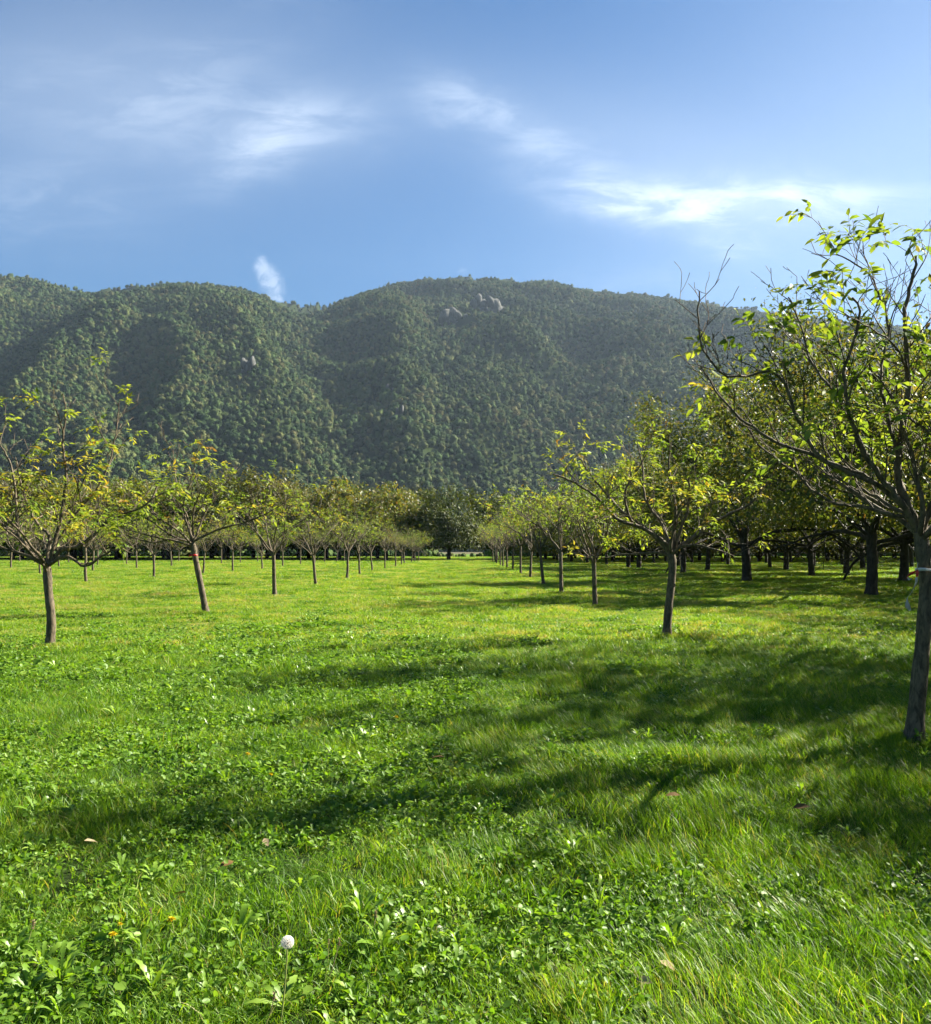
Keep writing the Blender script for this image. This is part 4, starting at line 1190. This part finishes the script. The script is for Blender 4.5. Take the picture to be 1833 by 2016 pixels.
def seed_stalk(u0, v0, u1, v1, hgt, label, col=M_STRAW, head=0.012):
    """dry seed stalk; head seen at (u0, v0), foot near u1"""
    d = (CAMZ - hgt) * F_PX / (v0 - CY)
    p = pix(u0, v0, d); gx0 = (u1 - CX) * d / F_PX
    g = float(gz(gx0, d))
    t = empty('seed_stalk', (gx0, d, g)); tag(t, label, 'plant', 'dry seed stalks in the grass')
    tip = np.array([p[0] - gx0, 0, hgt - g])
    obj('stem', stem_mesh((0, 0, 0), tip, 0.0016, col, (0.006, 0, 0)), t)
    rg = np.random.default_rng(int(u0)); n = 26
    f = rg.uniform(0, 1, n)
    b = tip[None] - np.array([0, 0, 1.0]) * (f * head * 2.2)[:, None]
    me = leaves_mesh('seed_head', b, nrm(rg.normal(0, .5, (n, 3)) + np.array([0, 0, 1])), nrm(rg.normal(0, 1, (n, 3))), np.full(n, head), np.full(n, head * .35), np.full(n, .5), M_STRAW, True)
    obj('seed_head', me, t)
seed_stalk(668, 1850, 640, 1965, 0.20, 'dry curved seed stalk just right of the white seed head')
seed_stalk(647, 1850, 636, 1960, 0.20, 'green seed stalk close right of the white seed head', M_STEM, 0.008)
seed_stalk(540, 1955, 520, 2030, 0.14, 'pale dry stalk at the bottom edge left of the white seed head')
seed_stalk(297, 1790, 290, 1830, 0.14, 'pale dry grass ear above the yellow dandelions')
seed_stalk(65, 1815, 40, 1880, 0.16, 'pale plantain like stalk near the left edge', M_STEM, 0.014)
seed_stalk(740, 1795, 728, 1850, 0.14, 'pink tinged grass ear in the dark grass near the bottom middle')

# fallen leaves
def fallen(u, v, size, label, mat, up=0.07):
    d = (CAMZ - up) * F_PX / (v - CY)
    p = pix(u, v, d)
    rg = np.random.default_rng(int(u * 7 + v))
    n = 1
    me = leaves_mesh('fallen_leaf', np.zeros((1, 3)), nrm(rg.normal(0, 1, (1, 3)) * np.array([1, 1, .25])), nrm(rg.normal(0, .35, (1, 3)) + np.array([0, -.4, 1])), np.array([size]), np.array([size * 0.5]), np.array([.5]), mat, True)
    o = obj('fallen_leaf', me, loc=(p[0], p[1], up)); tag(o, label, 'leaf', 'fallen walnut leaves on the grass')
FL = [(460, 1695, .09, 'brown curled fallen leaf in the shaded grass at lower left', M_DEAD), (367, 1757, .07, 'brown fallen leaf left of the shaded grass middle', M_DEAD), (520, 1650, .07, 'tan fallen leaf above the shaded strip', M_STRAW),
      (855, 1815, .10, 'pale cream fallen leaf standing in the near grass', M_FLUFF), (165, 1655, .08, 'tan fallen leaf near the left edge', M_STRAW), (875, 1490, .10, 'brown fallen leaf in the sunny middle of the meadow', M_DEAD),
      (722, 1440, .10, 'orange brown fallen leaf farther back in the middle', M_DEAD), (1340, 1565, .10, 'brown fallen leaf on the shaded patch before the taped tree', M_DEAD), (1790, 1870, .10, 'brown fallen leaf in the lower right corner', M_DEAD),
      (1300, 1890, .08, 'pale fallen leaf beside the tall bright dandelion leaves', M_STRAW), (1560, 1590, .10, 'dark fallen leaf in the grass left of the taped tree', M_DEAD), (1285, 1935, .07, 'curled tan fallen leaf low in the right meadow', M_STRAW)]
for f_ in FL: fallen(*f_)

# ---- red and white tape on the near trunk
M_RED = plain('tape_red', (0.55, 0.02, 0.02), 0.4, 0.5, 0.25)
M_WHT = plain('tape_white', (0.62, 0.62, 0.60), 0.4, 0.5, 0.3)
def ribbon(P, wv, wd, th=0.0008):
    P = np.asarray(P, float); P = smooth_line(P, 0.012)
    n = len(P); f = np.linspace(0, 1, len(wv)); W = np.interp(np.linspace(0, 1, n), f, wv)
    wd = np.asarray(wd, float)
    if wd.ndim == 1: wd = np.repeat(wd[None], n, 0)
    else: wd = nrm(np.stack([np.interp(np.linspace(0, 1, n), np.linspace(0, 1, len(wd)), wd[:, j]) for j in range(3)], 1))
    T = nrm(np.gradient(P, axis=0)); N = nrm(np.cross(T, wd)) * th
    A = P - wd * W[:, None] / 2; B = P + wd * W[:, None] / 2
    V = np.stack([A - N, B - N, B + N, A + N], 1).reshape(-1, 3)
    F = []
    for i in range(n - 1):
        for j in range(4):
            F.append([i * 4 + j, i * 4 + (j + 1) % 4, i * 4 + 4 + (j + 1) % 4, i * 4 + 4 + j])
    F += [[0, 1, 2, 3], [(n - 1) * 4 + 3, (n - 1) * 4 + 2, (n - 1) * 4 + 1, (n - 1) * 4]]
    return V, np.array(F)
D1 = 7.1
def tl(u, v, dy=0.0): return pix(u, v, D1 + dy)
O = tl(1823, 1122); 
t = empty('barrier_tape', O); tag(t, 'red and white plastic tape tied round the near trunk, its end dangling', 'tape')
cen = tl(1823, 1122); rad_ = 0.078
ring = [cen + np.array([rad_ * math.cos(a), rad_ * math.sin(a), 0.006 * math.sin(2 * a)]) - O for a in np.linspace(math.pi, 3 * math.pi, 22)]
V, F = ribbon(ring, [0.03, 0.018, 0.022, 0.03], (0, 0, 1.0)); obj('tape_band', mesh_np('tape_band', V, F, mats=[M_WHT], smooth=True), t)
kn = tl(1806, 1122, -0.05)
V, F = ribbon([kn - O, tl(1800, 1127, -.06) - O, tl(1790, 1131, -.07) - O, tl(1784, 1138, -.05) - O], [0.012, 0.034, 0.038, 0.012], nrm(np.array([0.45, -0.2, 1.0]))); obj('red_bow', mesh_np('red_bow', V, F, mats=[M_RED], smooth=True), t)
V, F = ribbon([kn - O, tl(1806, 1128, -.08) - O, tl(1805, 1136, -.09) - O], [0.01, 0.030, 0.016], (1.0, 0.1, 0)); obj('red_bow', mesh_np('red_bow', V, F, mats=[M_RED], smooth=True), t)
V, F = ribbon([tl(1786, 1136, -.05) - O, tl(1789, 1141, -.06) - O, tl(1795, 1139, -.06) - O], [0.010, 0.014, 0.006], (0.3, 0.2, 1.0)); obj('white_end', mesh_np('white_end', V, F, mats=[M_WHT], smooth=True), t)
V, F = ribbon([tl(1805, 1136, -.09) - O, tl(1804, 1146, -.09) - O, tl(1798, 1160, -.07) - O, tl(1792, 1170, -.06) - O, tl(1787, 1176, -.06) - O, tl(1786, 1190, -.05) - O, tl(1792, 1202, -.05) - O],
              [0.022, 0.026, 0.014, 0.006, 0.020, 0.050, 0.014], np.array([[1.0, 0.2, 0.1], [0.9, .4, .2], [0.4, 0.9, 0], [0.8, .5, 0.2], [1, 0, 0.3]])); obj('dangling_tail', mesh_np('dangling_tail', V, F, mats=[M_WHT], smooth=True), t)
V, F = ribbon([kn - O, tl(1806, 1116, -.06) - O, tl(1807, 1108, -.05) - O], [0.008, 0.008, 0.005], (1.0, 0, 0)); obj('white_end', mesh_np('white_end', V, F, mats=[M_WHT], smooth=True), t)

# red ribbon on the second left trunk, white guard behind it
cen = pix(383, 1093, 22.6)
ring = [np.array([0.080 * math.cos(a), 0.080 * math.sin(a), 0.0]) for a in np.linspace(0, 2 * math.pi, 18)]
V, F = ribbon(ring, [0.05, 0.05, 0.05], (0, 0, 1.0))
V2, F2 = ribbon([(-0.08, 0, 0), (-0.13, -0.01, -0.02), (-0.15, -0.01, -0.09)], [0.05, 0.06, 0.03], (0.2, 0.3, 1.0))
o = obj('red_ribbon', mesh_np('red_ribbon', np.concatenate([V, V2]), np.concatenate([F, F2 + len(V)]), mats=[M_RED]), loc=tuple(cen)); tag(o, 'small red ribbon tied round the leaning second trunk of the left row', 'ribbon')

# ================================================================== air
hz, t, out = new_mat('haze')
pv = t.node('ShaderNodeVolumePrincipled')
pv.inputs['Color'].default_value = (0.60, 0.78, 1.0, 1)
pv.inputs['Density'].default_value = 0.000044
pv.inputs['Anisotropy'].default_value = 0.3
t.set(out.inputs['Volume'], pv)
V = np.array([[x, y, z] for z in (-4.0, 960.0) for y in (-3000, 3000) for x in (-3000, 3000)], float)
F = np.array([[0, 2, 3, 1], [4, 5, 7, 6], [0, 1, 5, 4], [2, 6, 7, 3], [0, 4, 6, 2], [1, 3, 7, 5]])
tag(obj('haze', mesh_np('haze', V, F, mats=[hz])), kind='stuff')
